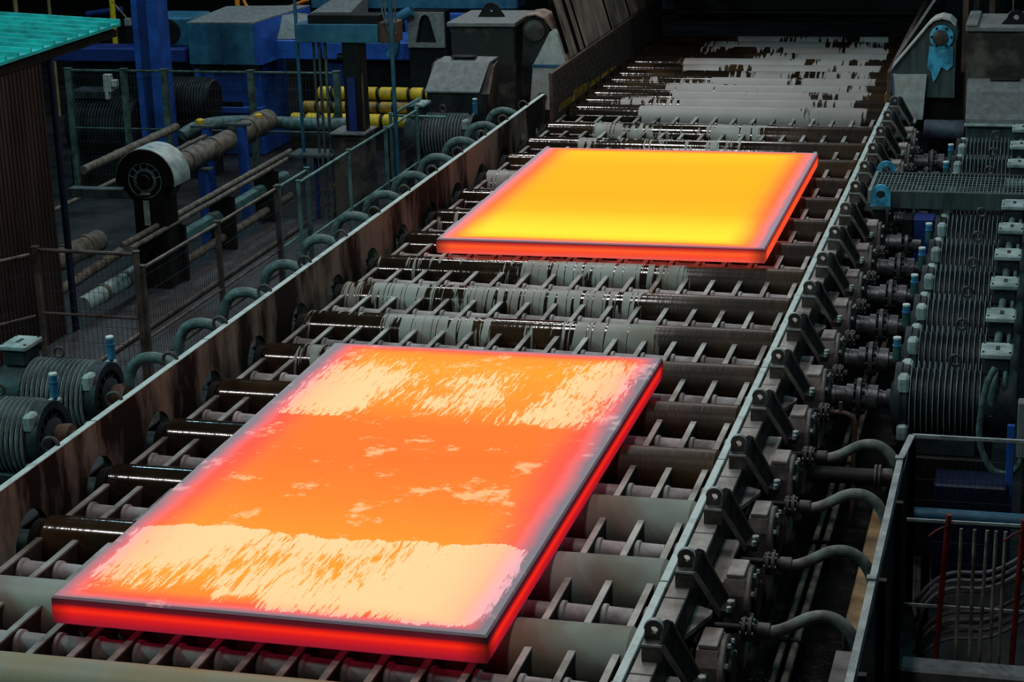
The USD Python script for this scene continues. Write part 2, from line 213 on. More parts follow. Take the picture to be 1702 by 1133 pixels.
# ------------------------------------------------------------------ mesh builder
class G:
    def __init__(s): s.v, s.f, s.n = [], [], 0
    def raw(s, v, f):
        v = np.asarray(v, float); f = np.asarray(f, int)
        if f.shape[1] == 4: f = np.vstack([f[:, [0, 1, 2]], f[:, [0, 2, 3]]])
        s.v.append(v); s.f.append(f + s.n); s.n += len(v); return s
    def tm(s, t): return s.raw(t.vertices, t.faces)
    def box(s, x0, x1, y0, y1, z0, z1, c=0.0):
        if x1 < x0: x0, x1 = x1, x0
        if y1 < y0: y0, y1 = y1, y0
        if z1 < z0: z0, z1 = z1, z0
        if c <= 0:
            v = [(x, y, z) for x in (x0, x1) for y in (y0, y1) for z in (z0, z1)]
            f = [(0, 1, 3, 2), (4, 6, 7, 5), (0, 4, 5, 1), (2, 3, 7, 6), (0, 2, 6, 4), (1, 5, 7, 3)]
            return s.raw(v, f)
        c = min(c, .45 * (x1 - x0), .45 * (y1 - y0), .45 * (z1 - z0))
        pts = []
        for sx, x in ((1, x0), (-1, x1)):
            for sy, y in ((1, y0), (-1, y1)):
                for sz, z in ((1, z0), (-1, z1)):
                    pts += [(x + sx * c, y + sy * c, z), (x + sx * c, y, z + sz * c), (x, y + sy * c, z + sz * c)]
        return s.hull(pts)
    def hull(s, pts):
        return s.tm(trimesh.convex.convex_hull(np.array(pts, float)))
    def frame(s, d):
        d = np.asarray(d, float); d = d / np.linalg.norm(d)
        a = np.array([0, 0, 1.0]) if abs(d[2]) < .9 else np.array([1.0, 0, 0])
        u = np.cross(a, d); u /= np.linalg.norm(u); return d, u, np.cross(d, u)
    def lathe(s, p, d, prof, n=24, a0=0.0):
        # prof: (t along d, radius); closed at both ends
        d, u, w = s.frame(d); p = np.asarray(p, float)
        if prof[0][1] > 0: prof = [(prof[0][0], 0)] + list(prof)
        if prof[-1][1] > 0: prof = list(prof) + [(prof[-1][0], 0)]
        an = a0 + np.arange(n) * 2 * np.pi / n
        ring = np.cos(an)[:, None] * u + np.sin(an)[:, None] * w
        v, f = [p + d * prof[0][0]], []
        for t, r in prof[1:-1]: v += list(p + d * t + ring * r)
        v.append(p + d * prof[-1][0]); k = len(prof) - 2
        for j in range(n):
            j2 = (j + 1) % n
            f.append((0, 1 + j2, 1 + j))
            for i in range(k - 1):
                a, b = 1 + i * n, 1 + (i + 1) * n
                f += [(a + j, a + j2, b + j2), (a + j, b + j2, b + j)]
            e = 1 + (k - 1) * n
            f.append((e + j, e + j2, len(v) - 1))
        return s.raw(v, f)
    def cyl(s, p0, p1, r, n=18, c=0.0):
        p0, p1 = np.asarray(p0, float), np.asarray(p1, float); L = np.linalg.norm(p1 - p0)
        pr = [(0, r), (L, r)] if c <= 0 else [(0, r - c), (c, r), (L - c, r), (L, r - c)]
        return s.lathe(p0, p1 - p0, pr, n)
    def tube(s, pts, r, n=10, sub=6):
        P = np.asarray(pts, float)
        if sub > 1 and len(P) > 2:
            from scipy.interpolate import CubicSpline
            t = np.r_[0, np.cumsum(np.linalg.norm(np.diff(P, axis=0), axis=1))]
            P = CubicSpline(t, P)(np.linspace(0, t[-1], (len(P) - 1) * sub + 1))
        T = np.gradient(P, axis=0); T /= np.linalg.norm(T, axis=1)[:, None]
        _, u, _ = s.frame(T[0]); an = np.arange(n) * 2 * np.pi / n; v = []
        for p, t in zip(P, T):
            u = u - t * (u @ t); u /= np.linalg.norm(u); w = np.cross(t, u)
            v += list(p + r * (np.cos(an)[:, None] * u + np.sin(an)[:, None] * w))
        f = []
        for i in range(len(P) - 1):
            for j in range(n):
                a, b = i * n + j, i * n + (j + 1) % n
                f.append((a, b, b + n, a + n))
        f = [x for q in f for x in ((q[0], q[1], q[2]), (q[0], q[2], q[3]))]
        k = len(v); v += [P[0], P[-1]]
        for j in range(n):
            f.append((k, (j + 1) % n, j)); e = (len(P) - 1) * n; f.append((k + 1, e + j, e + (j + 1) % n))
        return s.raw(v, f)
    def extr(s, poly, axis, a, b):
        # polygon in the plane across axis; 'x': (y,z), 'y': (x,z), 'z': (x,y); extruded from a to b
        for g in getattr(poly, 'geoms', [poly]):
            t = trimesh.creation.extrude_polygon(g, abs(b - a), engine='earcut'); v = np.array(t.vertices); f = np.array(t.faces); z = v[:, 2] + min(a, b)
            if axis == 'x': v = np.c_[z, v[:, 0], v[:, 1]]
            elif axis == 'y': v = np.c_[v[:, 0], z, v[:, 1]]; f = f[:, ::-1]
            else: v = np.c_[v[:, 0], v[:, 1], z]
            s.raw(v, f)
        return s
    def bar(s, p0, p1, w, h, c=0.0):
        # rectangular bar from p0 to p1: w across (horizontal), h the other way
        p0, p1 = np.asarray(p0, float), np.asarray(p1, float); d, u, q = s.frame(p1 - p0); pts = []
        for p in (p0, p1):
            for a in (-1, 1):
                for b in (-1, 1): pts.append(p + u * a * w / 2 + q * b * h / 2)
        return s.hull(pts)
    def mesh(s): return trimesh.Trimesh(np.vstack(s.v), np.vstack(s.f), process=False)

used = {}
def nm(parent, name):
    k = used.get((parent, name), 0); used[(parent, name)] = k + 1
    return parent + '/' + (name if k == 0 else '%s_%03d' % (name, k))
def props(p, **k):
    for a, b in k.items():
        if b: p.SetCustomDataByKey(a, b)
    return p
def T(name, label, cat, loc=(0, 0, 0), rot=0.0, group=None):
    x = UsdGeom.Xform.Define(stage, nm('/World', name))
    x.AddTranslateOp().Set(Gf.Vec3d(*map(float, loc))); x.AddRotateZOp().Set(float(rot))
    return props(x.GetPrim(), label=label, category=cat, group=group)
def P(parent, name, g, mat, label=None, smooth=32, kind=None):
    p = usdkit.mesh(stage, nm(str(parent.GetPath()), name), g.mesh(), MT[mat], smooth=smooth).GetPrim()
    return props(p, label=label, kind=kind)
def O(name, g, mat, label, cat, group=None, smooth=32, kind=None):
    return props(usdkit.mesh(stage, nm('/World', name), g.mesh(), MT[mat], smooth=smooth).GetPrim(), label=label, category=cat, group=group, kind=kind)
def S(name, g, mat):
    return props(usdkit.mesh(stage, '/World/' + name, g.mesh(), MT[mat], smooth=False).GetPrim(), kind='structure', label=name.replace('_', ' ') + ' of the dark mill hall', category='structure')
def dup(src, label, loc, rot=0.0, group=None):
    base = src.GetName(); base = base[:-4] if base[-4:-3] == '_' and base[-3:].isdigit() else base
    d = src.GetCustomData()
    r = T(base, label, d['category'], loc, rot, group or d.get('group'))
    r.GetReferences().AddInternalReference(src.GetPath()); r.SetInstanceable(True)
    return r
ORD = ['first', 'second', 'third', 'fourth', 'fifth', 'sixth', 'seventh', 'eighth', 'ninth', 'tenth', 'eleventh', 'twelfth', 'thirteenth', 'fourteenth', 'fifteenth', 'sixteenth', 'seventeenth', 'eighteenth', 'nineteenth', 'twentieth']
FL = -1.4        # hall floor
WK = -0.8        # plated walkway on the left

# ------------------------------------------------------------------ the hall
S('floor', G().box(-30, 24, -14, 40, FL - .2, FL), 'floor_dark')
S('wall_back', G().box(-30, 24, 40, 40.4, FL, 15), 'wall_dark')
S('wall_left', G().box(-30.4, -30, -14, 40, FL, 15), 'wall_dark')
S('wall_right', G().box(24, 24.4, -14, 40, FL, 15), 'wall_dark')
S('ceiling', G().box(-30, 24, -14, 40, 15, 15.3), 'wall_dark')

# ------------------------------------------------------------------ glowing slabs
def slab(name, pts, th, mat, label):
    p = Polygon(pts); c = .012
    v, f = [], []
    inner = np.array(p.buffer(-c, join_style=2).exterior.coords)[:-1]; outer = np.array(p.exterior.coords)[:-1]
    if Polygon(outer).exterior.is_ccw is False: outer = outer[::-1]
    inn = np.array([inner[np.argmin(np.linalg.norm(inner - o, axis=1))] for o in outer])
    # rings with slightly bulged sides, edges subdivided
    def ring(q, z): 
        out = []
        for i in range(4):
            a, b = q[i], q[(i + 1) % 4]
            for t in np.arange(0, 1, 1 / 16): out.append((*(a + (b - a) * t), z))
        return np.array(out)
    rings = [ring(inn, 0), ring(outer, c), ring(outer + (inn - outer) * -.25, th * .5), ring(outer, th - c), ring(inn, th)]
    n = len(rings[0]); v = np.vstack(rings)
    for i in range(len(rings) - 1):
        for j in range(n):
            a, b = i * n + j, i * n + (j + 1) % n; f += [(a, b, b + n), (a, b + n, a + n)]
    k = len(v); v = np.vstack([v, rings[0].mean(0), rings[-1].mean(0)])
    for j in range(n):
        f.append((k, (j + 1) % n, j)); e = (len(rings) - 1) * n; f.append((k + 1, e + j, e + (j + 1) % n))
    O(name, G().raw(v, f), mat, label, 'steel slab', smooth=25)
slab('hot_steel_slab', [(-1.236, -.555), (1.403, -.60), (1.402, 4.565), (-1.31, 4.555)], .175, 'near_slab_glow', 'near red-orange glowing steel slab with cream patches of scale on the rollers')
slab('hot_steel_slab', [(-1.53, 8.155), (1.70, 8.19), (1.685, 12.66), (-1.55, 12.66)], .15, 'far_slab_glow', 'far bright yellow glowing steel slab with smooth surface and red rim')

# ------------------------------------------------------------------ table rollers
RR = .20
pr = T('table_roller', 'weathered beige roller cut by the bottom edge of the photo', 'roller', (0, -1, 0), group='rollers of the roller table')
P(pr, 'barrel', G().lathe((-2.09, 0, -RR), (1, 0, 0), [(0, RR - .03), (.012, RR - .012), (.03, RR), (4.17, RR), (4.2, RR - .02)], 48), 'roller_surface')
P(pr, 'collar', G().lathe((-2.17, 0, -RR), (1, 0, 0), [(0, .15), (.01, .17), (.07, .17), (.08, .15)], 32), 'black_steel', 'black collar at the roller end')
P(pr, 'shaft', G().cyl((-2.5, 0, -RR), (-2.16, 0, -RR), .09, 20, .01), 'sooty_steel')
P(pr, 'shaft', G().cyl((2.1, 0, -RR), (2.15, 0, -RR), .09, 20, .01), 'sooty_steel')
def roller_label(n):
    d = 'dry beige-grey' if n < 1 else 'half dry, half wet brown' if n < 3 else 'wet brown' if n < 5 else 'pale wet-streaked' if n < 9 else 'rust-stained'
    w = 'under the near slab' if 0 <= n <= 4 else 'between the two slabs' if n < 8 else 'under the far slab' if n <= 12 else 'behind the far slab'
    k = n if n <= 4 else n - 5 if n < 8 else n - 8 if n <= 12 else n - 13
    return '%s table roller, %s %s from the front' % (d, ORD[k], w)
for n in range(0, 16): dup(pr, roller_label(n), (0, n, 0))
dr = T('closely_set_roller', 'pale roller at the front of the closely set far rollers', 'roller', (0, 16.3, 0), group='closely set far rollers')
P(dr, 'barrel', G().lathe((-2.09, 0, -.19), (1, 0, 0), [(0, .16), (.02, .19), (4.17, .19), (4.2, .17)], 40), 'dense_roller_surface')
P(dr, 'shaft', G().cyl((-2.115, 0, -.19), (-2.08, 0, -.19), .08, 16), 'sooty_steel')
P(dr, 'shaft', G().cyl((2.1, 0, -.19), (2.125, 0, -.19), .08, 16), 'sooty_steel')
for k in range(1, 12): dup(dr, 'pale grey far roller, the %s of the closely set ones counted from the front' % ORD[k], (0, 16.3 + .572 * k, 0))
O('roller_pan', G().box(-2.14, 2.14, -1.9, 22.6, FL, FL + .12, .01), 'black_steel', 'dark scale pan on the floor beneath all the rollers', 'pan')

# ------------------------------------------------------------------ apron bars between rollers
ag = T('apron_bar_grate', 'row of steel apron bars in front of the near slab', 'grate', (0, -1, 0), group='apron bar rows between the rollers')
FX = [2.03 - .255 * k for k in range(17)]
rnd = random.Random(3)
for i, x in enumerate(FX):
    j = rnd.uniform(-.008, .008)
    bar = P(ag, 'apron_bar', G().extr(Polygon([(.22 + j, -.33), (.775, -.33), (.785, -.2), (.80, -.14), (.825, -.094), (.215, -.094)]), 'x', x - .021, x + .021), 'shaded_bar_side', smooth=False)  # bar body coloured dark to stand for shade between the bars
    P(bar, 'lit_top', G().extr(Polygon([(.825, -.094), (.835, -.085), (.828, -.078), (.215, -.082), (.205 + j, -.09), (.21, -.094)]), 'x', x - .0212, x + .0212), 'bar_steel', 'bar top in a paler colour for the light on it', smooth=False)  # paler strip paints the light falling on the bar tops
for i, x in enumerate(FX):
    x1 = FX[i - 1] - .03 if i else 2.13
    P(ag, 'spool', G().lathe((x + .022, .5, -.182), (1, 0, 0), [(0, .075), (.012, .092), (.035, .092), (.045, .078), (x1 - x - .03, .074)], 20), 'spool_steel')
P(ag, 'cross_beam', G().box(-2.12, 2.12, .32, .72, -.55, -.30, .01), 'black_steel')
def bay_label(n):
    w = 'under the near slab' if 0 <= n <= 3 else 'between the two slabs' if n < 8 else 'under the far slab' if n <= 11 else 'behind the far slab'
    k = n if n <= 3 else n - 4 if n < 8 else n - 8 if n <= 11 else n - 12
    return 'row of steel apron bars, the %s row %s counted from the camera' % (ORD[k], w)
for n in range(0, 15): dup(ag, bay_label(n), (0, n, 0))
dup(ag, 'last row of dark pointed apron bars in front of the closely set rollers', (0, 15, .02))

# ------------------------------------------------------------------ left guard wall
def gp(y0, y1, holes, r=.235, top=.3, bot=-.75):
    q = sbox(y0, bot, y1, top)
    for h in holes: q = q.difference(unary_union([Point(h, -.2).buffer(r, 12), sbox(h - .12, bot - .1, h + .12, -.2)]))
    return q
lg = T('side_guard_plate', 'rusty guard plate nearest the camera on the left side of the rollers', 'guard plate', (0, 0, 0), group='left guard plates')
P(lg, 'plate', G().extr(gp(.03, 2.04, (1, )).difference(unary_union([Point(0, -.2).buffer(.235), Point(2.04, -.2).buffer(.235)])), 'x', -2.245, -2.2), 'guard_steel', smooth=False)
P(lg, 'top_edge', G().box(-2.25, -2.197, .03, 2.04, .295, .306, .003), 'pale_teal_edge', 'top edge with teal light put into its colour')  # pale strip paints the teal light caught by the plate edge
P(lg, 'rib', G().box(-2.40, -2.245, .45, .52, -.7, .18, .005), 'sooty_steel'); P(lg, 'rib', G().box(-2.40, -2.245, 1.45, 1.52, -.7, .18, .005), 'sooty_steel')
for k in range(1, 7): dup(lg, 'rusty guard plate left of the rollers, the %s counted from the camera' % ORD[k], (0, 2.03 * k, 0))
lg2_ = T('side_guard_plate', 'last rusty guard plate left of the rollers, before the white bracket', 'guard plate', (0, 0, 0), group='left guard plates')
P(lg2_, 'plate', G().extr(gp(14.25, 15.35, (15,)), 'x', -2.245, -2.2), 'guard_steel', smooth=False); P(lg2_, 'top_edge', G().box(-2.25, -2.197, 14.25, 15.35, .295, .306, .003), 'pale_teal_edge', 'top edge with teal light put into its colour')
dup(lg, 'rusty left guard plate cut off by the left edge of the photo', (0, -2.03, 0))
P(T('outer_frame_beam', 'dark beam along the outside of the left guard plates', 'beam'), 'beam', G().box(-2.62, -2.42, -1, 15.5, -.5, -.2, .01), 'sooty_steel')

er = T('lifting_eye', 'steel lifting ring standing on the left guard wall, nearest the camera', 'lifting ring', (-2.285, 1.52, .12), group='lifting rings on the left guard wall')
t = trimesh.creation.torus(.058, .014, 20, 10); t.apply_transform(trimesh.transformations.rotation_matrix(math.pi / 2, (1, 0, 0)))
tt = G().tm(t); 
for a in tt.v: a += (0, 0, .18)
P(er, 'ring', tt, 'lug_steel'); P(er, 'shank', G().cyl((0, 0, .0), (0, 0, .13), .018, 10), 'lug_steel'); P(er, 'base', G().box(-.075, .035, -.06, .06, .05, .075, .004), 'galvanised', 'small pale base plate')
for k in range(1, 14): dup(er, 'steel lifting ring on the left guard wall, the %s counted from the camera' % ORD[k], (-2.285, 1.52 + k, .12))

# hoses arching over the left wall
hl = T('cooling_hose', 'dark rubber hose arching to the left guard wall beside the rear motor', 'hose', (0, 4.05, 0), group='hoses along the left guard wall')
P(hl, 'hose', G().tube([(-2.98, .0, -.78), (-2.95, 0, -.35), (-2.92, 0, -.1), (-2.83, 0, .09), (-2.68, .02, .13), (-2.52, .05, .06), (-2.38, .08, -.06), (-2.3, .1, -.16)], .047, 12), 'hose_rubber')
P(hl, 'clamp', G().cyl((-2.96, 0, -.42), (-2.955, 0, -.34), .058, 14), 'lug_steel'); P(hl, 'clamp', G().cyl((-2.42, .07, -.02), (-2.37, .085, -.06), .058, 14), 'lug_steel')
for k in range(1, 12): dup(hl, 'rubber hose arching to the left guard wall, the %s counted from the camera' % ORD[k], (0, 4.05 + k, 0))

# ------------------------------------------------------------------ right side: guard strip, frame, lugs
rg = T('guard_strip', 'pale guard strip at the lower right end of the rollers', 'guard strip', (0, -1.62, 0), group='right guard strips')
P(rg, 'strip', G().box(2.155, 2.207, 0.01, 2.09, -.0, .1, .004), 'pale_teal_edge'); P(rg, 'foot', G().box(2.17, 2.2, .01, 2.09, -.65, 0), 'rust_steel', smooth=False)
for k in range(1, 8): dup(rg, 'pale guard strip right of the rollers, the %s counted from the camera' % ORD[k], (0, -1.62 + 2.1 * k, 0))

def frame_bay(label, y, shelf):
    fr = T('side_frame_bay', label, 'machine frame', (0, y, 0), group='right side frame bays')
    P(fr, 'cap_plate', G().box(2.225, 2.35, .262, 1.245, .07, .1, .004), 'cap_steel')
    P(fr, 'web_plate', G().box(2.33, 2.35, .262, 1.245, -.75, .07), 'sooty_steel', smooth=False)
    lug = unary_union([Point(2.318, .262).buffer(.052, 20), sbox(2.266, .1, 2.370, .262)]).difference(Point(2.318, .258).buffer(.021, 14))
    P(fr, 'lifting_lug', G().extr(lug, 'y', .47, .50), 'lug_steel', smooth=False)
    rim = unary_union([Point(2.318, .262).buffer(.056, 20)]).difference(Point(2.318, .262).buffer(.050, 20)).intersection(sbox(2.2, .262, 2.4, .4))
    P(fr, 'lug_rim', G().extr(rim, 'y', .468, .502), 'galvanised', smooth=False)
    P(fr, 'ledge', G().extr(Polygon([(.40, .1), (.41, .1), (.41, .192), (.47, .192), (.47, .203), (.40, .203)]), 'x', 2.262, 2.376), 'lug_steel', smooth=False)
    P(fr, 'ledge_edge', G().box(2.262, 2.376, .394, .402, .19, .206, .002), 'galvanised')
    bk = [(2.372, .50, .305), (2.405, .50, .295), (2.44, .50, .225), (2.50, .50, .115), (2.558, .50, .008)]
    ft = [(2.372, .405, .205), (2.39, .40, .185), (2.425, .39, .135), (2.485, .38, .045), (2.54, .37, -.045)]
    ga = G(); gbs = [G(), G()]
    for q0, q1, w0, w1 in zip(bk[:-1], bk[1:], ft[:-1], ft[1:]):
        ga.hull([(x + dx, y, z + dx * .5) for x, y, z in (q0, q1, w0, w1) for dx in (0, -.014)])
        for gb, (u0, u1), dy in ((gbs[0], (q0, q1), .008), (gbs[1], (w0, w1), -.008)): gb.hull([(x + dx, yy, z + dx * .6) for x, y, z in (u0, u1) for yy in (y, y + dy) for dx in (.010, -.016)])
    P(fr, 'brace', ga, 'black_steel', smooth=False)
    for gb in gbs: P(fr, 'brace_rib', gb, 'fence_steel', smooth=False)
    P(fr, 'brace_foot', G().box(2.53, 2.60, .36, .53, -.05, .0, .006), 'sooty_steel')
    P(fr, 'bolt', G().lathe((2.585, .42, 0), (0, 0, 1), [(0, .026), (.03, .026), (.035, .022)], 6), 'galvanised', smooth=False)
    P(fr, 'bolt', G().lathe((2.585, .34, 0), (0, 0, 1), [(0, .016), (.03, .016)], 6), 'galvanised', smooth=False)
    if shelf:
        P(fr, 'shelf_plate', G().box(2.352, 2.455, -.02, .66, -.13, -.10, .004), 'cap_steel')
        P(fr, 'shelf_web', G().box(2.44, 2.455, -.02, .66, -.6, -.13), 'black_steel', smooth=False)
    else:
        P(fr, 'gusset', G().extr(Polygon([(2.352, .18), (2.455, .50), (2.455, .56), (2.352, .62)]), 'z', -.13, -.10), 'cap_steel', smooth=False)
    P(fr, 'outer_web', G().box(2.40, 2.42, .20, 1.12, -1.05, -.14), 'black_steel', smooth=False)
    return fr
fra = frame_bay('right frame bay with lifting lug and slanted brace, nearest the camera', -2, False)
frb = frame_bay('right frame bay with lifting lug and long shelf plate, at the bottom edge', -1, True)
for n in range(0, 16): dup(fra if n % 2 == 0 else frb, 'right frame bay with lifting lug and slanted brace, %s from the camera' % ORD[n + 1], (0, n, 0))

bh = T('bearing_housing', 'bearing housing nearest the camera at the right roller ends', 'bearing', (0, -1, 0), group='right bearing housings')
P(bh, 'body', G().extr(Polygon([(-.17, -.6), (.17, -.6), (.17, -.12), (.13, -.03), (-.13, -.03), (-.17, -.12)]), 'x', 2.475, 2.60), 'bearing_paint', smooth=False)
P(bh, 'cap', G().box(2.485, 2.595, -.12, .12, -.03, .0, .006), 'cap_steel')
P(bh, 'flange', G().lathe((2.60, 0, -.21), (1, 0, 0), [(0, .20), (.01, .21), (.028, .21), (.036, .20)], 28), 'bearing_paint')
g = G()
for k in range(8):
    a = k * math.pi / 4 + .2; g.lathe((2.634, .17 * math.cos(a), -.21 + .17 * math.sin(a)), (1, 0, 0), [(0, .02), (.02, .02), (.024, .016)], 6)
P(bh, 'bolt_circle', g, 'galvanised', smooth=False, kind='stuff')
P(bh, 'seal_ring', G().lathe((2.636, 0, -.21), (1, 0, 0), [(0, .12), (.03, .12), (.035, .1)], 24), 'sooty_steel')
for n in range(0, 16): dup(bh, 'grey flanged bearing housing at the right roller ends, %s from the camera' % ORD[n + 1], (0, n, 0))

# ------------------------------------------------------------------ couplings and motors
cp = T('drive_coupling', 'stepped steel coupling nearest the camera between bearing and motor', 'coupling', (0, 5, -.21), group='drive couplings')
P(cp, 'hub', G().lathe((2.67, 0, 0), (1, 0, 0), [(0, .075), (.008, .085), (.035, .085), (.04, .08), (.115, .08), (.12, .1), (.18, .1), (.185, .09)], 28), 'coupling_steel')
g = G().lathe((2.87, 0, 0), (1, 0, 0), [(0, .14), (.006, .15), (.036, .15), (.042, .14)], 32)
P(cp, 'flange', g, 'coupling_steel')
g = G()
for k in range(10):
    a = k * math.pi / 5; g.lathe((2.848, .125 * math.cos(a), .125 * math.sin(a)), (1, 0, 0), [(0, .013), (.09, .013)], 6)
P(cp, 'bolt_circle', g, 'sooty_steel', smooth=False, kind='stuff')
P(cp, 'sleeve', G().lathe((2.915, 0, 0), (1, 0, 0), [(0, .105), (.035, .105), (.036, .09), (.045, .09), (.046, .1), (.12, .1), (.121, .066), (.15, .066), (.151, .058), (.2, .058)], 28), 'coupling_steel')
for n in range(6, 15): dup(cp, 'stepped steel shaft coupling at the right, the %s counted from the camera' % ORD[n - 5], (0, n, -.21))

def make_motor(label, loc, rot, lub, group):
    m = T('drive_motor', label, 'electric motor', loc, rot, group)
    P(m, 'end_bracket', G().lathe((-.02, 0, 0), (1, 0, 0), [(0, .07), (.03, .075), (.035, .12), (.06, .16), (.075, .16), (.08, .10)], 28), 'motor_grey')
    ring = Point(0, 0).buffer(.29, 20).difference(Point(0, 0).buffer(.225, 20))
    P(m, 'flange_ring', G().extr(ring, 'x', .05, .10), 'motor_grey')
    g = G()
    for k in range(14):
        a = k * 2 * math.pi / 14; c, s = math.cos(a), math.sin(a); g.bar((.075, .14 * c, .14 * s), (.085, .25 * c, .25 * s), .02, .03)
    P(m, 'vanes', g, 'motor_grey', smooth=False, kind='stuff')
    for sy in (-1, 1):
        P(m, 'bracket_ear', G().box(.08, .165, sy * .12, sy * .26, .12, .26, .02), 'motor_pale'); P(m, 'bracket_ear', G().box(.08, .165, sy * .14, sy * .29, -.26, -.12, .02), 'motor_pale')
    P(m, 'housing', G().lathe((.09, 0, 0), (1, 0, 0), [(0, .24), (.005, .275), (.06, .275), (.07, .25), (.64, .25), (.65, .24)], 36), 'motor_grey')
    for k in range(13):
        x = .172 + .0437 * k
        P(m, 'fin', G().lathe((x, 0, 0), (1, 0, 0), [(0, .302), (.0015, .305), (.004, .305), (.0055, .302)], 28), 'fin_edge', smooth=False)
    P(m, 'fan_cover', G().lathe((.72, 0, 0), (1, 0, 0), [(0, .27), (.01, .28), (.2, .28), (.25, .25), (.255, .1)], 32), 'motor_grey')
    P(m, 'foot', G().box(.2, .68, -.26, .26, -.36, -.22, .01), 'motor_grey')
    P(m, 'pedestal', G().box(.15, .75, -.30, .30, FL + .21, -.36, .01), 'black_steel')
    P(m, 'terminal_box', G().box(.715, .91, -.13, .13, .27, .40, .012), 'motor_grey')
    P(m, 'box_lid', G().box(.69, .93, -.155, .155, .40, .45, .012), 'motor_pale', 'pale grey-green lid')
    g = G()
    for a in (-.12, .12):
        for b in (.71, .91): g.lathe((b, a, .45), (0, 0, 1), [(0, .010), (.008, .010)], 6)
    g.box(.80, .83, -.05, .05, .45, .454)
    P(m, 'lid_screws', g, 'motor_grey', smooth=False, kind='stuff')
    P(m, 'cable_gland', G().tube([(.80, -.14, .30), (.80, -.19, .29), (.795, -.23, .22), (.79, -.24, .10), (.785, -.25, -.02)], .033, 12), 'hose_rubber')
    P(m, 'cable', G().tube([(.88, -.14, .30), (.88, -.17, .29), (.88, -.2, .2), (.88, -.22, .0)], .017, 8), 'hose_rubber')
    t = trimesh.creation.torus(.042, .013, 18, 8); t.apply_transform(trimesh.transformations.rotation_matrix(math.pi / 2, (1, 0, 0))); g = G().tm(t)
    for a in g.v: a += (.50, -.05, .352)
    P(m, 'lifting_ring', g, 'lug_steel')
    if lub:
        x, y, z = lub[1:]
        k = P(m, 'lubricator', G().lathe((x, y, z), (0, 0, 1), [(0, .016), (.02, .016), (.021, .034), (.13, .034), (.131, .031)], 18), lub[0], 'upright lubricator cartridge')
        P(k, 'cap', G().lathe((x, y, z + .135), (0, 0, 1), [(0, .037), (.014, .037), (.016, .032), (.062, .032)], 18), 'lub_blue', 'blue cap'); P(k, 'cap_top', G().lathe((x, y, z + .197), (0, 0, 1), [(0, .034), (.014, .034), (.018, .03)], 18), 'lub_cap', 'whitish cap top')
    return m
mt0 = make_motor('nearest finned grey motor of the right row, with a drooping cable', (3.12, 5, -.21), 0, None, None)
mt = make_motor('finned grey motor with lubricator, second in the right row from the camera', (3.12, 6, -.21), 0, ('lub_green', -.005, -.2, .05), 'motors in the right row')
for n in range(7, 15): dup(mt, 'finned grey motor with lubricator, %s in the right row from the camera' % ORD[n - 5], (3.12, n, -.21))
ml = make_motor('rear one of the two dark finned motors beside the left guard wall', (-3.02, 4, -.21), 180, ('lub_blue', .09, -.16, .26), 'motors left of the guard wall')
dup(ml, 'front dark finned motor beside the left guard wall, cut by the photo edge', (-3.02, 3, -.21), 180)
sh = T('motor_shaft', 'teal-splashed steel shaft from the rear left motor into the guard wall', 'shaft', (0, 4, -.21), group='left motor shafts')
P(sh, 'shaft', G().lathe((-3.03, 0, 0), (1, 0, 0), [(0, .11), (.06, .12), (.12, .12), (.13, .07), (.3, .065), (.52, .06)], 24), 'rust_steel'); P(sh, 'sleeve', G().lathe((-2.78, 0, 0), (1, 0, 0), [(0, .08), (.01, .085), (.12, .085), (.13, .08)], 24), 'motor_pale')
dup(sh, 'teal-splashed steel shaft from the front left motor into the guard wall', (0, 3, -.21))
dup(ml, 'dark finned motor left of the guard wall far up beside the grey hood', (-3.02, 15, -.21), 180)

# ------------------------------------------------------------------ right: pipe stubs, hoses, trench
fp = T('flanged_pipe', 'flanged pipe stub nearest the camera beside the right bearings', 'pipe', (0, -.45, 0), group='flanged pipe stubs on the right')
P(fp, 'pipe', G().cyl((2.47, 0, -.2), (2.63, 0, -.2), .03, 14), 'sooty_steel')
for x in (2.632, 2.668): P(fp, 'flange', G().lathe((x, 0, -.2), (1, 0, 0), [(0, .068), (.004, .074), (.022, .074), (.026, .068)], 22), 'lug_steel')
g = G()
for k in range(6):
    a = k * math.pi / 3; g.lathe((2.622, .056 * math.cos(a), -.2 + .056 * math.sin(a)), (1, 0, 0), [(0, .01), (.082, .01)], 6)
P(fp, 'flange_bolts', g, 'galvanised', smooth=False, kind='stuff')
P(fp, 'outlet', G().cyl((2.694, 0, -.2), (2.74, 0, -.2), .028, 14), 'sooty_steel')
for n in range(0, 15): dup(fp, 'flanged pipe stub beside the right bearings, %s from the camera' % ORD[n + 1], (0, n + .55, 0))
hr = T('grey_hose', 'grey rubber hose looping towards the right railing, nearest the camera', 'hose', (0, .55, 0), group='grey hoses looping to the right railing')
P(hr, 'hose', G().tube([(2.72, 0, -.2), (2.82, 0, -.2), (2.94, .0, -.145), (3.06, 0, -.085), (3.17, 0, -.09), (3.26, 0, -.17), (3.31, 0, -.30), (3.32, 0, -.5)], .037, 14), 'hose_grey')
P(hr, 'ferrule', G().cyl((2.72, 0, -.2), (2.80, 0, -.2), .048, 16, .005), 'lug_steel')
for k in range(1, 4): dup(hr, 'grey rubber hose looping to the right railing, %s from the camera' % ORD[k], (0, .55 + k, 0))
el = T('elbow_pipe', 'thin rusty elbow pipe turning down beyond the grey hoses', 'pipe', (0, 4.55, 0))
P(el, 'pipe', G().tube([(2.74, 0, -.2), (2.84, 0, -.205), (2.89, 0, -.24), (2.90, 0, -.33), (2.90, -.05, -.7), (2.89, -.1, -1.07)], .02, 10), 'rust_steel')
P(el, 'valve', G().cyl((2.79, 0, -.19), (2.79, 0, -.11), .016, 8), 'rust_steel')
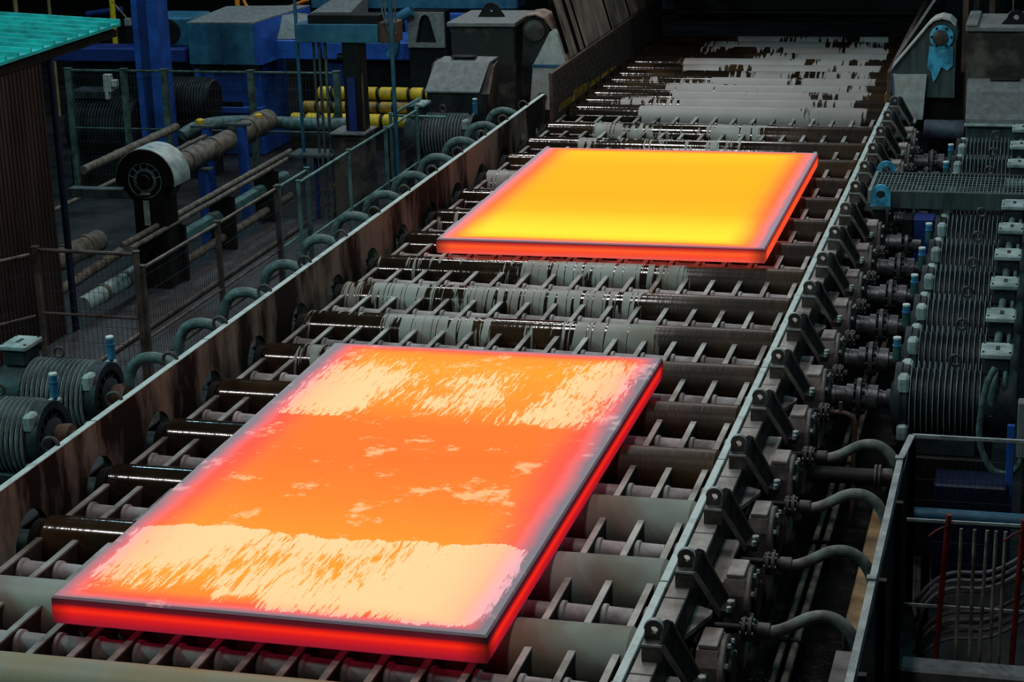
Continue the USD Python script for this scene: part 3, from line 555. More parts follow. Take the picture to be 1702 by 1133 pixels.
cpipe = T('cross_pipe', 'thick dark cross pipe with flange below the rearmost grey hose', 'pipe')
P(cpipe, 'pipe', G().cyl((2.5, 4.0, -.50), (3.26, 4.0, -.50), .062, 20), 'sooty_steel')
for x in (3.10, 3.13): P(cpipe, 'flange', G().lathe((x, 4.0, -.50), (1, 0, 0), [(0, .095), (.02, .095)], 24), 'lug_steel')
P(cpipe, 'elbow', G().tube([(3.15, 4.0, -.5), (3.25, 4.0, -.5), (3.3, 4.0, -.55), (3.31, 4.0, -.7), (3.31, 4.0, -1.06)], .06, 14), 'lug_steel')
for i, (x, r) in enumerate(((2.70, .022), (2.78, .026))):
    t_ = T('trench_pipe', 'thin pipe along the dark trench on the right, %s' % ('nearer the rollers' if i == 0 else 'nearer the railing'), 'pipe', group='thin pipes in the trench')
    P(t_, 'pipe', G().cyl((x, -1.5, -.92), (x, 9.5, -.92), r, 12), 'pipe_beige')
    for y in (.2, 1.9, 3.6, 5.3): P(t_, 'clip', G().box(x - .035, x + .035, y, y + .04, -1.08, -.885), 'sooty_steel', smooth=False)
O('trench_bottom', G().box(2.5, 3.09, -2, 15, FL, -1.08), 'wet_floor', 'wet black oily trench bottom beside the right bearings', 'trench')
gd = T('gold_duct', 'mottled golden-brown duct running under the grey hoses', 'duct')
P(gd, 'body', G().box(3.10, 3.24, 1.75, 4.0, -.86, -.72, .012), 'pipe_gold')
P(gd, 'end_plate', G().box(3.11, 3.26, 1.72, 1.75, -.88, -.70, .004), 'lug_steel')
g2 = T('grey_duct_box', 'grey sheet box in front of the golden duct', 'box')
P(g2, 'body', G().box(3.1, 3.27, .35, 1.45, -.98, -.74, .012), 'hood_grey'); P(g2, 'lid', G().box(3.09, 3.28, .34, 1.46, -.74, -.72, .004), 'hood_grey')
for gx, gn in ((3.18, 'gold'),):
    P(gd, 'leg', G().box(3.15, 3.22, 2.0, 2.07, -1.08, -.86), 'sooty_steel'); P(gd, 'leg', G().box(3.15, 3.22, 3.6, 3.67, -1.08, -.86), 'sooty_steel')

# ------------------------------------------------------------------ right railing with mesh
rl = T('channel_railing', 'pale steel angle railing with dark panel and wire mesh, lower right', 'railing')
P(rl, 'top_angle', G().box(3.318, 3.362, -2, 3.2, -.065, -.05, .004).mesh() and G().extr(Polygon([(3.318, -.05), (3.362, -.05), (3.362, -.13), (3.355, -.13), (3.355, -.062), (3.318, -.062)]), 'y', -2, 3.2), 'galvanised', smooth=False)
P(rl, 'end_angle', G().bar((3.342, 3.22, -.056), (3.385, 3.72, -.056), .045, .014), 'galvanised', smooth=False)
P(rl, 'front_angle', G().bar((3.39, 3.72, -.056), (4.9, 3.72, -.056), .03, .022), 'galvanised', smooth=False)
for y in (3.18, 1.05, -.6): P(rl, 'joint_plate', G().box(3.305, 3.365, y, y + .06, -.047, -.035, .003), 'galvanised')
P(rl, 'dark_panel', G().box(3.364, 3.372, -2, 3.7, FL, -.13), 'black_steel', smooth=False)
for y in (3.66, 2.4, 1.1, -.2): P(rl, 'post', G().box(3.375, 3.42, y, y + .05, FL, -.07), 'black_steel', smooth=False)
g = G()
for i in range(38): g.box(3.40 + .04 * i, 3.403 + .04 * i, 3.72, 3.723, FL, -.06)
for z in np.arange(-1.35, -.08, .16): g.box(3.39, 4.9, 3.7235, 3.7265, z, z + .003)
P(rl, 'wire_mesh', g, 'wire_steel', smooth=False, kind='stuff')
P(rl, 'post', G().box(4.55, 4.6, 3.69, 3.715, FL, -.065), 'black_steel', smooth=False)
hp = T('grey_blue_pipe', 'smooth grey-blue pipe lying crosswise behind the mesh, lower right', 'pipe')
P(hp, 'pipe', G().cyl((3.44, 3.3, -.50), (4.9, 3.3, -.50), .055, 20), 'teal_blue_paint')
P(hp, 'bracket', G().box(3.5, 3.56, 3.27, 3.33, FL, -.55), 'black_steel'); P(hp, 'bracket', G().box(4.4, 4.46, 3.27, 3.33, FL, -.55), 'black_steel')
O('navy_cabinet', G().box(3.52, 4.06, 4.25, 4.6, FL, -.62, .015), 'navy_paint', 'low navy cabinet behind the mesh below the nearest motor', 'cabinet')
for i, (z, y) in enumerate(((-.1, 2.2), (-.70, 2.2))):
    O('ladder_rail', G().bar((3.46, y, z), (4.6, y, z + .01), .018, .018), 'galvanised', 'thin pale crosswise bar %s the red posts, lower right' % ('at the top of' if i == 0 else 'halfway down'), 'bar', 'crosswise bars between the red posts', smooth=False)
for i, (x0, x1) in enumerate(((3.728, 3.655), (4.2, 4.15))):
    t_ = T('red_post', 'dark red post behind the mesh, %s' % ('with a bent hook, left one' if i == 0 else 'at the right photo edge'), 'post', group='red posts')
    P(t_, 'post', G().tube([(x0, 2.2, -.05), ((x0 + x1) / 2, 2.2, -.7), (x1, 2.2, FL)], .019, 12), 'red_paint')
    P(t_, 'hook', G().tube([(x0 - .005, 2.18, -.12), (x0 - .06, 2.16, -.14), (x0 - .12, 2.15, -.19)], .007, 6), 'red_paint')
for i, (x0, x1, zb) in enumerate(((3.81, 3.80, -1.1), (3.895, 3.89, -1.2), (3.975, 3.95, -1.2), (4.03, 4.02, -1.2), (4.09, 4.075, -1.19))):
    O('mottled_rod', G().tube([(x0, 2.2, -.14), ((x0 + x1) / 2, 2.19, -.6), (x1, 2.17, FL)], .0125, 10), 'rod_pale', 'mottled pale rod between the red posts, %s from the left' % ORD[i], 'rod', 'mottled rods between the red posts')
for i in range(9):
    zz = -.62 - .045 * i - (.10 if i > 3 else 0); y = 2.75 - .03 * (i % 3)
    O('bundle_cable', G().tube([(3.50 + .02 * (i % 3), y, zz - .32), (3.60, y, zz - .16), (3.74, y, zz - .07), (3.95, y, zz - .05), (4.12, y, zz + .03), (4.35, y, zz + .20)], .014, 8), 'cable_grey', 'grey cable of the bundle behind the red posts, %s from the top' % ORD[i], 'cable', 'cables in the bundle lower right')
O('concrete_ledge', G().box(3.45, 4.6, 1.9, 2.1, FL, -1.02, .02), 'hood_grey', 'grey concrete ledge at the feet of the red posts', 'ledge')
O('drooping_cable', G().tube([(3.93, 4.62, .20), (3.87, 4.60, .05), (3.84, 4.6, -.15), (3.83, 4.6, -.33), (3.87, 4.6, -.50), (3.98, 4.6, -.63), (4.08, 4.6, -.62), (4.15, 4.6, -.5), (4.16, 4.62, -.2)], .025, 12), 'hose_rubber', 'thick cable drooping in a loop from the nearest right motor', 'cable')
O('blue_upright', G().box(4.04, 4.095, 4.38, 4.42, FL, -.17, .004), 'blue_paint', 'narrow bright blue upright behind the mesh at the right edge', 'post')
sb = T('switch_box', 'pale grey switch box at the right edge beside the blue upright', 'box'); P(sb, 'box', G().box(4.11, 4.3, 4.36, 4.48, -.42, .02, .01), 'hood_grey'); P(sb, 'stand', G().box(4.16, 4.22, 4.40, 4.44, FL, -.42), 'sooty_steel')

# ------------------------------------------------------------------ right: grating walkway
gw = T('grating_walkway', 'narrow dark-teal grating walkway crossing above the right motors', 'walkway', (0, 0, 0))
P(gw, 'front_beam', G().box(2.50, 5.2, 10.28, 10.33, .08, .26, .004), 'green_grey'); P(gw, 'rear_beam', G().box(2.50, 5.2, 11.17, 11.22, .12, .26, .004), 'motor_grey')
P(gw, 'end_beam', G().box(2.46, 2.50, 10.28, 11.22, .12, .265, .004), 'grating_steel')
g = G()
for i in range(66): g.box(2.53 + .04 * i, 2.538 + .04 * i, 10.33, 11.17, .225, .258)
for y in np.arange(10.4, 11.15, .11): g.box(2.5, 5.2, y, y + .006, .245, .256)
P(gw, 'grating', g, 'grating_steel', smooth=False, kind='stuff')
for x, y in ((2.83, 10.5), (2.83, 11.0), (4.6, 10.5)): P(gw, 'leg', G().box(x, x + .07, y, y + .07, -1.08 if x < 3 else FL, .09), 'black_steel', smooth=False)
for i, (x, y, z) in enumerate(((2.60, 10.22, .12), (2.56, 11.35, .13))):
    t_ = T('cyan_lug', 'cyan lifting lug at the %s left corner of the grating walkway' % ('front' if i == 0 else 'rear'), 'lug', group='cyan lugs at the walkway')
    lg2 = unary_union([Point(x, z + .12).buffer(.10, 16), sbox(x - .1, z, x + .1, z + .12)]).difference(Point(x, z + .12).buffer(.045, 12))
    P(t_, 'plate', G().extr(lg2, 'y', y - .03, y + .01), 'cyan_paint', smooth=False); P(t_, 'base', G().box(x - .11, x + .11, y - .06, y + .04, z - .03, z), 'green_grey')
    P(t_, 'stem', G().box(x - .05, x + .05, y - .03, y + .01, -.95, z - .03), 'black_steel', smooth=False)
O('blue_panel_box', G().box(2.95, 3.16, 9.92, 10.2, -.55, .06, .01), 'deep_blue_paint', 'blue box under the grating walkway beside the motors', 'box')
O('dark_duct', G().box(2.84, 2.945, 9.9, 10.2, FL, .06, .006), 'black_steel', 'tall black duct left of the blue box under the walkway', 'duct')

# ------------------------------------------------------------------ right: side guide machine at the far end
rm = T('right_guide_head', 'grey side guide arm with worn cyan hub plate, upper right', 'machine')
P(rm, 'base_panel', G().extr(Polygon([(2.25, .50), (2.68, .50), (2.64, -.08), (2.30, -.08)]), 'y', 16.0, 16.22), 'pale_panel', 'pale grey tapered base panel', smooth=False)
P(rm, 'base_edge', G().extr(Polygon([(2.225, .53), (2.25, .50), (2.30, -.08), (2.28, -.08)]), 'y', 15.98, 16.22), 'teal_blue_paint', smooth=False)
arm = unary_union([Polygon([(2.25, .50), (2.25, .57), (2.68, 1.10), (3.03, 1.05), (3.03, .2), (2.68, .2), (2.68, .50)]), Point(2.855, 1.0).buffer(.19, 24)])
P(rm, 'arm', G().extr(arm, 'y', 16.06, 16.4), 'green_grey', smooth=False)
cap = [(2.235, .565), (2.40, .77), (2.55, .955), (2.68, 1.12), (2.75, 1.185), (2.85, 1.215), (2.95, 1.19), (3.02, 1.12)]
for (a, b), (c_, d) in zip(cap[:-1], cap[1:]): P(rm, 'cover_strip', G().hull([(x, y, z + e) for x, z in ((a, b), (c_, d)) for y in (16.0, 16.42) for e in (0, .03)]), 'pale_panel', smooth=False)
P(rm, 'hub_ring', G().lathe((2.85, 16.05, .985), (0, -1, 0), [(0, .15), (.03, .15), (.04, .13)], 32), 'cyan_paint')
P(rm, 'hub', G().lathe((2.835, 16.01, .975), (0, -1, 0), [(0, .10), (.03, .095), (.045, .07), (.05, .02)], 24), 'lug_steel')
g = G()
for k in range(6): a = k * math.pi / 3; g.lathe((2.85 + .125 * math.cos(a), 16.02, .985 + .125 * math.sin(a)), (0, -1, 0), [(0, .018), (.025, .016)], 6)
P(rm, 'hub_bolts', g, 'black_steel', smooth=False, kind='stuff')
P(rm, 'cyan_plate', G().extr(Polygon([(2.70, .86), (3.0, .86), (3.0, .62), (2.93, .55), (2.86, .60), (2.80, .46), (2.76, .40), (2.73, .54), (2.68, .58)]), 'y', 16.03, 16.065), 'cyan_paint', 'worn cyan plate', smooth=False)
P(rm, 'slot', G().box(2.70, 3.14, 16.2, 16.3, FL, .5), 'black_steel', smooth=False)
P(rm, 'rear_blade', G().hull([(x, y, z + e) for x, z in ((2.24, .60), (2.95, 1.72)) for y in (16.45, 16.75) for e in (0, .05)]), 'hood_grey', smooth=False)
rb = T('right_gear_block', 'dirty green-grey gear block with pale lid, upper right', 'machine')
P(rb, 'body', G().box(3.17, 4.6, 16.0, 17.2, FL, 1.06, .02), 'dirty_panel'); P(rb, 'lid', G().box(3.15, 4.6, 15.97, 17.2, 1.06, 1.125, .012), 'hood_grey')
P(rb, 'lid_edge', G().box(3.15, 3.30, 15.96, 17.2, 1.125, 1.16, .01), 'hood_grey')
lgp = unary_union([Point(3.76, 1.19).buffer(.11, 16), Polygon([(3.58, 1.125), (3.94, 1.125), (3.84, 1.24), (3.68, 1.24)])]).difference(Point(3.76, 1.21).buffer(.035))
P(rb, 'lug', G().extr(lgp, 'y', 16.2, 16.26), 'black_steel', smooth=False)
rh = T('right_motor_hood', 'pale rounded hood in front of the upper right gear block', 'hood')
prof = [(15.45, -.02), (15.46, .04), (15.50, .10), (15.62, .36), (15.70, .44), (15.82, .47), (15.98, .47), (15.98, -.02)]
P(rh, 'hood', G().extr(Polygon(prof), 'x', 3.20, 4.6), 'hood_grey', smooth=False); P(rh, 'front', G().box(3.21, 4.6, 15.5, 15.98, -.75, -.02, .01), 'green_grey'); P(rh, 'rim', G().box(3.19, 4.6, 15.43, 15.5, -.05, -.015, .006), 'motor_pale')
P(rh, 'handle', G().box(3.48, 3.84, 15.78, 15.95, .47, .50, .01), 'sooty_steel'); P(rh, 'stand', G().box(3.25, 4.5, 15.55, 15.95, FL, -.75), 'black_steel', smooth=False)
O('blue_grey_drum', G().cyl((2.68, 15.75, -.16), (3.19, 15.75, -.16), .13, 28, .008), 'drum_grey', 'short blue-grey drum left of the upper right hood', 'drum')
ub = T('upper_blue_cabinet', 'dim blue-grey cabinet with two thin posts at the top right corner', 'cabinet'); P(ub, 'body', G().box(3.62, 4.7, 17.6, 18.2, FL, 1.02, .02), 'teal_blue_paint')
for x in (3.68, 3.95): P(ub, 'post', G().box(x, x + .012, 17.65, 17.66, 1.02, 2.0), 'galvanised', smooth=False)
for i, x in enumerate((2.95, 3.1, 3.32)): O('far_column', G().box(x, x + .08, 19.5, 19.6, FL, 2.2), 'rust_steel' if i != 1 else 'sooty_steel', 'dim brown column behind the right guide arm, %s from the left' % ORD[i], 'column', 'dim columns behind the right guide arm', smooth=False)

# ------------------------------------------------------------------ left: side guide machine at the far end
KB = 1.0228
def KP(pts): return [(4.266 + (x - 4.266) * KB, 4.91 + (z - 4.91) * KB) for x, z in pts]
lm = T('left_guide_bracket', 'white two-part guide bracket with blue seam beside the far rollers', 'bracket')
P(lm, 'upper_plate', G().extr(Polygon(KP([(-2.49, .60), (-2.04, .60), (-2.16, 1.02), (-2.20, 1.06), (-2.25, 1.04)])), 'y', 16.5, 16.7), 'pale_panel', smooth=False)
P(lm, 'lower_plate', G().extr(Polygon(KP([(-2.50, .56), (-2.04, .56), (-2.06, .0), (-2.56, -.02)])), 'y', 16.5, 16.7), 'pale_panel', smooth=False)
P(lm, 'seam', G().extr(Polygon(KP([(-2.505, .565), (-2.035, .565), (-2.035, .598), (-2.505, .598)])), 'y', 16.485, 16.7), 'teal_blue_paint', smooth=False)
P(lm, 'foot', G().box(-2.66, -2.22, 16.52, 16.7, FL, -.13), 'sooty_steel', smooth=False)
P(lm, 'arm', G().extr(unary_union([Polygon(KP([(-2.70, .15), (-2.40, .15), (-2.28, .9), (-2.30, 1.05), (-2.65, 1.05)])), Point(*KP([(-2.475, 1.04)])[0]).buffer(.19, 24)]), 'y', 16.62, 16.95), 'sooty_steel', smooth=False)
hx_, hz_ = KP([(-2.485, 1.04)])[0]
P(lm, 'hub', G().lathe((hx_, 16.62, hz_), (0, -1, 0), [(0, .145), (.03, .145), (.04, .11), (.05, .05)], 28), 'lug_steel')
st = KP([(-2.68, 1.17), (-2.58, 1.235), (-2.46, 1.25), (-2.34, 1.20), (-2.25, 1.08), (-2.17, .92), (-2.03, .62)])
for (a, b), (c_, d) in zip(st[:-1], st[1:]): P(lm, 'cover_strip', G().hull([(x, y, z + e) for x, z in ((a, b), (c_, d)) for y in (16.55, 17.1) for e in (0, .02)]), 'pink_rust', smooth=False)
P(lm, 'eye', G().tm(trimesh.creation.torus(.05, .016, 20, 8, transform=trimesh.transformations.translation_matrix((-2.52, 16.46, .06)) @ trimesh.transformations.rotation_matrix(math.pi / 2, (1, 0, 0)))), 'lug_steel')
tw = T('perforated_guide_wall', 'rusty perforated guide wall left of the closely set rollers', 'guide wall')
P(tw, 'wall', G().box(-2.17, -2.12, 15.45, 23.2, -.6, .56, .004), 'perforated_rust')
g = G()
for i in range(34):
    for j in range(5): g.box(-2.125, -2.117, 15.7 + .215 * i + (.1 if j % 2 else 0), 15.73 + .215 * i + (.1 if j % 2 else 0), .10 + .09 * j, .125 + .09 * j)
P(tw, 'dark_hole_marks', g, 'black_steel', smooth=False, kind='stuff')  # black boxes painted in for the darkness of open holes
for i, (a, b) in enumerate(((16.62, 17.0), (17.22, 17.42), (17.55, 19.2), (19.35, 20.6), (20.75, 23.2))):
    P(tw, 'sloping_plate', G().hull([(x, y, z + e) for x, z in ((-2.14, .57), (-2.40, 1.45)) for y in (a, b) for e in (0, .03)]), 'pink_rust', 'paler sloping plate', smooth=False)
P(tw, 'slope_backing', G().hull([(x, y, z + e) for x, z in ((-2.19, .55), (-2.46, 1.45)) for y in (16.62, 23.2) for e in (0, -.03)]), 'black_steel', smooth=False)
for i, (a, b, h) in enumerate(((15.75, 16.5, .10), (16.55, 17.6, .13), (17.7, 18.3, .07), (18.4, 19.4, .05))):
    P(tw, 'yellow_lining', G().hull([(-2.118, a, .0), (-2.10, a, .0), (-2.118, b, .0), (-2.10, b, .0), (-2.118, a + .1, h), (-2.112, b - .05, h * .8)]), 'yellow_rust', 'flaking yellow lining', smooth=False)
rg2_ = T('guard_strip', 'last short guard strip before the upper right guide arm', 'guard strip', group='right guard strips'); P(rg2_, 'strip', G().box(2.155, 2.207, 15.2, 16.2, 0, .1, .004), 'pale_teal_edge')
tr = T('right_guide_wall', 'dark guide wall right of the closely set rollers', 'guide wall'); P(tr, 'wall', G().box(2.16, 2.22, 16.25, 23.2, -.6, .5, .004), 'perforated_rust'); P(tr, 'yellow_lining', G().box(2.13, 2.16, 16.3, 16.7, .02, .2, .01), 'yellow_rust')
ms = T('mill_stand', 'black mill stand closing off the far end of the rollers', 'mill stand')
P(ms, 'post', G().box(-3.5, -2.45, 23.3, 24.6, FL, 6, .05), 'black_steel'); P(ms, 'post', G().box(2.45, 3.5, 23.3, 24.6, FL, 6, .05), 'black_steel'); P(ms, 'entry_hood', G().box(-2.45, 2.45, 23.4, 24.4, .12, 5.5, .03), 'wall_dark'); P(ms, 'entry_table', G().box(-2.4, 2.4, 22.95, 23.3, FL, -.15, .02), 'black_steel')
P(ms, 'water_header', G().cyl((-2.3, 23.2, .30), (2.3, 23.2, .30), .05, 14), 'black_steel'); P(ms, 'added_light_blocker', G().box(-2.6, 2.6, 20.3, 23.4, 1.75, 1.95, .02), 'black_steel')  # unseen canopy, added to keep lamp light off the rear rollers

lb = T('left_gear_block', 'dark stained gear block with pale lid, left of the white bracket', 'machine')
P(lb, 'body', G().box(-3.84, -2.93, 16.6, 17.8, FL, 1.0, .02), 'dirty_panel'); P(lb, 'lid', G().box(-3.88, -2.90, 16.55, 17.8, 1.0, 1.065, .012), 'hood_grey')
lgp = unary_union([Point(-3.39, 1.15).buffer(.11, 16), Polygon([(-3.58, 1.065), (-3.2, 1.065), (-3.29, 1.2), (-3.49, 1.2)])]).difference(Point(-3.39, 1.16).buffer(.03))
P(lb, 'lug', G().extr(lgp, 'y', 17.1, 17.16), 'black_steel', smooth=False)
lh = T('left_motor_hood', 'dark grey faceted hood in front of the left gear block', 'hood')
P(lh, 'body', G().extr(Polygon([(15.45, -.75), (15.45, .27), (15.50, .30), (15.75, .62), (15.98, .66), (15.98, -.75)]), 'x', -3.86, -3.03), 'sooty_steel', smooth=False)
P(lh, 'sloping_lid', G().hull([(x, y, z + e) for x, (y, z) in ((-3.88, (15.43, .285)), (-3.12, (15.43, .285)), (-3.82, (15.75, .625)), (-3.06, (15.75, .625))) for e in (0, .02)]), 'hood_grey', 'lighter sloping lid', smooth=False)
P(lh, 'top_plate', G().hull([(x, y, z + e) for x, y, z in ((-3.82, 15.75, .625), (-3.06, 15.75, .625), (-3.75, 15.98, .67), (-3.0, 15.98, .67)) for e in (0, .02)]), 'hood_grey', smooth=False)
P(lh, 'side_cheek', G().extr(Polygon([(15.47, -.74), (15.47, .27), (15.75, .60), (15.97, .64), (15.97, -.74)]), 'x', -3.03, -2.99), 'rust_steel', smooth=False)
P(lh, 'handle', G().box(-3.62, -3.28, 15.82, 15.96, .69, .715, .008), 'sooty_steel'); P(lh, 'stand', G().box(-3.8, -3.1, 15.5, 15.95, FL, -.75), 'black_steel', smooth=False)

# ------------------------------------------------------------------ left: walkway, cabin, fences
O('plated_walkway', G().extr(Polygon([(-5.22, -3), (-2.62, -3), (-2.62, 14.2), (-3.75, 14.2), (-3.75, 12.6), (-5.22, 12.6)]), 'z', WK - .05, WK), 'floor_plate', 'grey plated walkway between the cabin and the left guard wall', 'walkway')
for i, x in enumerate((-4.47,)): O('kick_rail', G().cyl((x, 5.5, WK + .03), (x, 12.5, WK + .03), .025, 12), 'fence_steel', 'thin rail lying along the left walkway floor', 'rail')
O('kick_rail', G().cyl((-3.72, 6.2, WK + .18), (-3.72, 10, WK + .18), .02, 12), 'fence_steel', 'thin low rail just behind the left fence foot', 'rail')
cb = T('corrugated_cabin', 'cabin of rust-brown corrugated sheet with bright teal ribbed roof, left edge', 'cabin')
def corr(a0, a1, pitch, depth, lip=.3):
    u, pts = a0, []
    while u < a1 - 1e-6:
        pts += [(u, 0), (u + pitch * lip, 0), (u + pitch * (lip + .12), depth), (u + pitch * .88, depth)]; u += pitch
    return pts
pts = corr(3.0, 7.5, .075, .022)
P(cb, 'side_sheet', G().extr(Polygon([(-5.29 + d, y) for y, d in pts] + [(-5.31, 7.5), (-5.31, 3.0)]), 'z', WK, 2.02), 'rust_sheet', smooth=False)
pts = corr(-9.5, -5.31, .075, .022)
P(cb, 'end_sheet', G().extr(Polygon([(x, 7.45 + d) for x, d in pts] + [(-5.31, 7.43), (-9.5, 7.43)]), 'z', WK, 2.02), 'rust_sheet', smooth=False)
for k in range(13):   # roof sheets: each a flat pan with a raised seam
    y0 = 6.02 + .246 * k
    sl = lambda x: 2.09 + (x + 5.25) * -.055
    for (ya, yb, h, mtl, n_) in ((y0, y0 + .215, .0, 'teal_sheet', 'roof_pan'), (y0 + .215, y0 + .246, .04, 'teal_sheet', 'roof_seam')):
        P(cb, n_, G().hull([(x, y, sl(x) + e) for x in (-9.5, -5.22) for y in (ya, yb) for e in (-.03, h)]), mtl, smooth=False)
P(cb, 'eave_beam', G().box(-5.34, -5.26, 6.0, 9.2, 1.95, 2.03, .005), 'black_steel')
O('blue_eave_pipe', G().cyl((-5.30, 7.75, FL), (-5.30, 7.75, 2.0), .035, 14), 'navy_paint', 'dark blue pipe standing at the corner of the corrugated cabin', 'pipe')

def fence(name, label, pts, top, bot, mat, group=None, posts=None, rails=(), mesh=True, pw=.05):
    t_ = T(name, label, 'fence', group=group); P0 = np.array(pts, float)
    for i in range(len(P0) - 1):
        a, b = P0[i], P0[i + 1]
        P(t_, 'top_rail', G().cyl((*a, top), (*b, top), .018, 10), mat)
        for r in rails: P(t_, 'mid_rail', G().cyl((*a, r), (*b, r), .014, 8), mat)
        if mesh:
            L = np.linalg.norm(b - a); d = (b - a) / L; nn = np.array([-d[1], d[0]]) * .0016; g = G()
            def strip(p, q, z0, z1): g.hull([(*(r + s * nn), z) for r in (p, q) for s in (-1, 1) for z in (z0, z1)])
            n_ = int(L / .05)
            for k in range(1, n_): c = a + d * L * k / n_; strip(c - d * .0014, c + d * .0014, bot + .06, top)
            for z in np.arange(bot + .12, top, .16): strip(a, b, z, z + .003)
            P(t_, 'wire_mesh', g, 'wire_steel', smooth=False, kind='stuff')
    for p in (posts if posts is not None else pts):
        P(t_, 'post', G().box(p[0] - pw / 2, p[0] + pw / 2, p[1] - pw / 2, p[1] + pw / 2, bot, top + .02, .006), mat)
        P(t_, 'post_cap', G().box(p[0] - pw * .62, p[0] + pw * .62, p[1] - pw * .62, p[1] + pw * .62, top + .02, top + .035, .004), mat)
    return t_
fence('walkway_fence', 'dark brown mesh fence along the left walkway, nearest run', [(-3.61, 5.9), (-3.6, 7.62), (-3.6, 9.22)], .36, WK, 'fence_steel', rails=(-.30,))
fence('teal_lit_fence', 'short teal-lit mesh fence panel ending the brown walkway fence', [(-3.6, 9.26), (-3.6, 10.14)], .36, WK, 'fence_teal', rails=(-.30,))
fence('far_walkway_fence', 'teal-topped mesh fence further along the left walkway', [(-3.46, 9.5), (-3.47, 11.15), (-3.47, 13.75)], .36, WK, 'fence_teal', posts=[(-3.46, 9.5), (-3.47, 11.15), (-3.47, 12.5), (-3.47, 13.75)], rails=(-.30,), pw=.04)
fence('cross_fence', 'mesh fence panel crossing from the walkway to the cabin', [(-4.66, 5.9), (-3.64, 5.86)], .50, WK, 'fence_steel', rails=(-.10,))
fence('edge_fence', 'mesh fence panel in front of the cabin at the left photo edge', [(-4.7, 5.86), (-5.2, 5.0), (-5.2, 3.6)], .46, WK, 'fence_steel', rails=(-.12,), posts=[(-5.2, 4.2)])
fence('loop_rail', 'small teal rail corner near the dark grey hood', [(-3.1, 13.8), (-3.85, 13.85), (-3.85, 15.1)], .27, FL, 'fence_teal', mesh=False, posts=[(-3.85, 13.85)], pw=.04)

# drum with guard
wh = T('guarded_wheel', 'big black wheel under a pale curved guard, teal light put into its colour, on a black pillar', 'machine', (-5.11, 9.3, .40))
half = Point(0, 0).buffer(.345, 32).difference(Point(0, 0).buffer(.325, 32)).intersection(sbox(-.4, -.06, .4, .4))
P(wh, 'curved_guard', G().extr(half, 'y', -.05, .36), 'motor_pale', 'pale curved guard', smooth=False)  # teal light on the guard is put into its pale colour
P(wh, 'guard_face', G().extr(Point(0, 0).buffer(.335, 32).difference(Point(0, 0).buffer(.19, 28)).intersection(sbox(-.4, -.06, .4, .4)), 'y', -.06, -.045), 'black_steel', smooth=False)
P(wh, 'wheel', G().cyl((0, 0, 0), (0, .26, 0), .30, 36, .01), 'black_steel')
for r in (.19, .125, .105): P(wh, 'grille_ring', G().tm(trimesh.creation.torus(r, .007, 32, 6, transform=trimesh.transformations.translation_matrix((0, -.055, 0)) @ trimesh.transformations.rotation_matrix(math.pi / 2, (1, 0, 0)))), 'fence_teal')
for k in range(6):
    a = k * math.pi / 6 + .25; P(wh, 'grille_spoke', G().cyl((.11 * math.cos(a), -.055, .11 * math.sin(a)), (.19 * math.cos(a), -.055, .19 * math.sin(a)), .006, 6), 'fence_teal')
P(wh, 'hub', G().cyl((0, -.09, 0), (0, 0, 0), .075, 24, .01), 'black_steel')
P(wh, 'pillar', G().box(-.17, .20, -.04, .3, FL - .40, -.05, .02), 'black_steel'); P(wh, 'cross_arm', G().box(-.95, -.12, .0, .14, -.22, -.12, .006), 'green_grey', 'cross arm with teal-lit top')
P(wh, 'pillar_plate', G().box(-.05, .02, -.05, -.035, -.5, -.22, .004), 'motor_pale'); P(wh, 'shelf', G().box(-.05, .05, -.1, -.04, -.15, -.13), 'hood_grey')

# pipes on the left
def pipe(label, p0, p1, r, mat, caps=True):
    t_ = T('long_pipe', label, 'pipe', group=None); p0, p1 = np.array(p0, float), np.array(p1, float)
    P(t_, 'pipe', G().cyl(p0, p1, r, 22, .004), mat)
    d = (p1 - p0) / np.linalg.norm(p1 - p0)
    if caps:
        for f_ in (.33, .72): c = p0 + (p1 - p0) * f_; P(t_, 'band', G().cyl(c, c + d * .06, r * 1.12, 22, .004), 'pipe_beige')
    return t_
pipe('pale brown pipe running up left of the guarded wheel', (-7.19, 11.9, -.1), (-7.19, 14.7, -.1), .055, 'pipe_beige')
pipe('thick pale brown pipe behind the guarded wheel', (-6.15, 11.9, -.12), (-6.15, 14.0, -.12), .135, 'pipe_beige')
pipe('thick pale brown pipe beyond the blue trestle', (-6.15, 14.25, -.12), (-6.15, 15.4, -.12), .155, 'pipe_beige')
pipe('dark pipe with red mark between the pale brown pipes', (-6.62, 12.3, -.22), (-6.62, 14.4, -.22), .10, 'hose_grey')
pipe('thin rail-like pipe left of the guarded wheel', (-6.42, 9.5, -.05), (-6.42, 13.9, -.05), .025, 'pipe_beige', False)
pipe('thin upper pipe of the pair beside the walkway', (-5.02, 8.4, -.1), (-5.02, 13.3, -.1), .033, 'pipe_beige')
pipe('thin lower pipe of the pair beside the walkway', (-4.93, 8.4, -.13), (-4.93, 13.3, -.13), .028, 'pipe_beige')
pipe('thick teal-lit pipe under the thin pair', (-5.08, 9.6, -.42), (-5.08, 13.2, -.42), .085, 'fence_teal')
pipe('grey-brown pipe right of the teal-lit pipe', (-5.02, 9.4, -.66), (-5.02, 13.2, -.66), .05, 'pipe_beige')
pipe('stubby thick beige pipe behind the wheel pillar left side', (-5.82, 8.2, -.30), (-5.72, 9.25, -.28), .12, 'pipe_beige')
pipe('slim beige pipe under the cross arm of the wheel', (-5.6, 7.9, -.52), (-5.55, 9.4, -.44), .055, 'pipe_beige')
pipe('grey-teal pipe low beside the wheel pillar', (-5.28, 7.9, -.62), (-5.26, 9.2, -.60), .09, 'motor_pale')
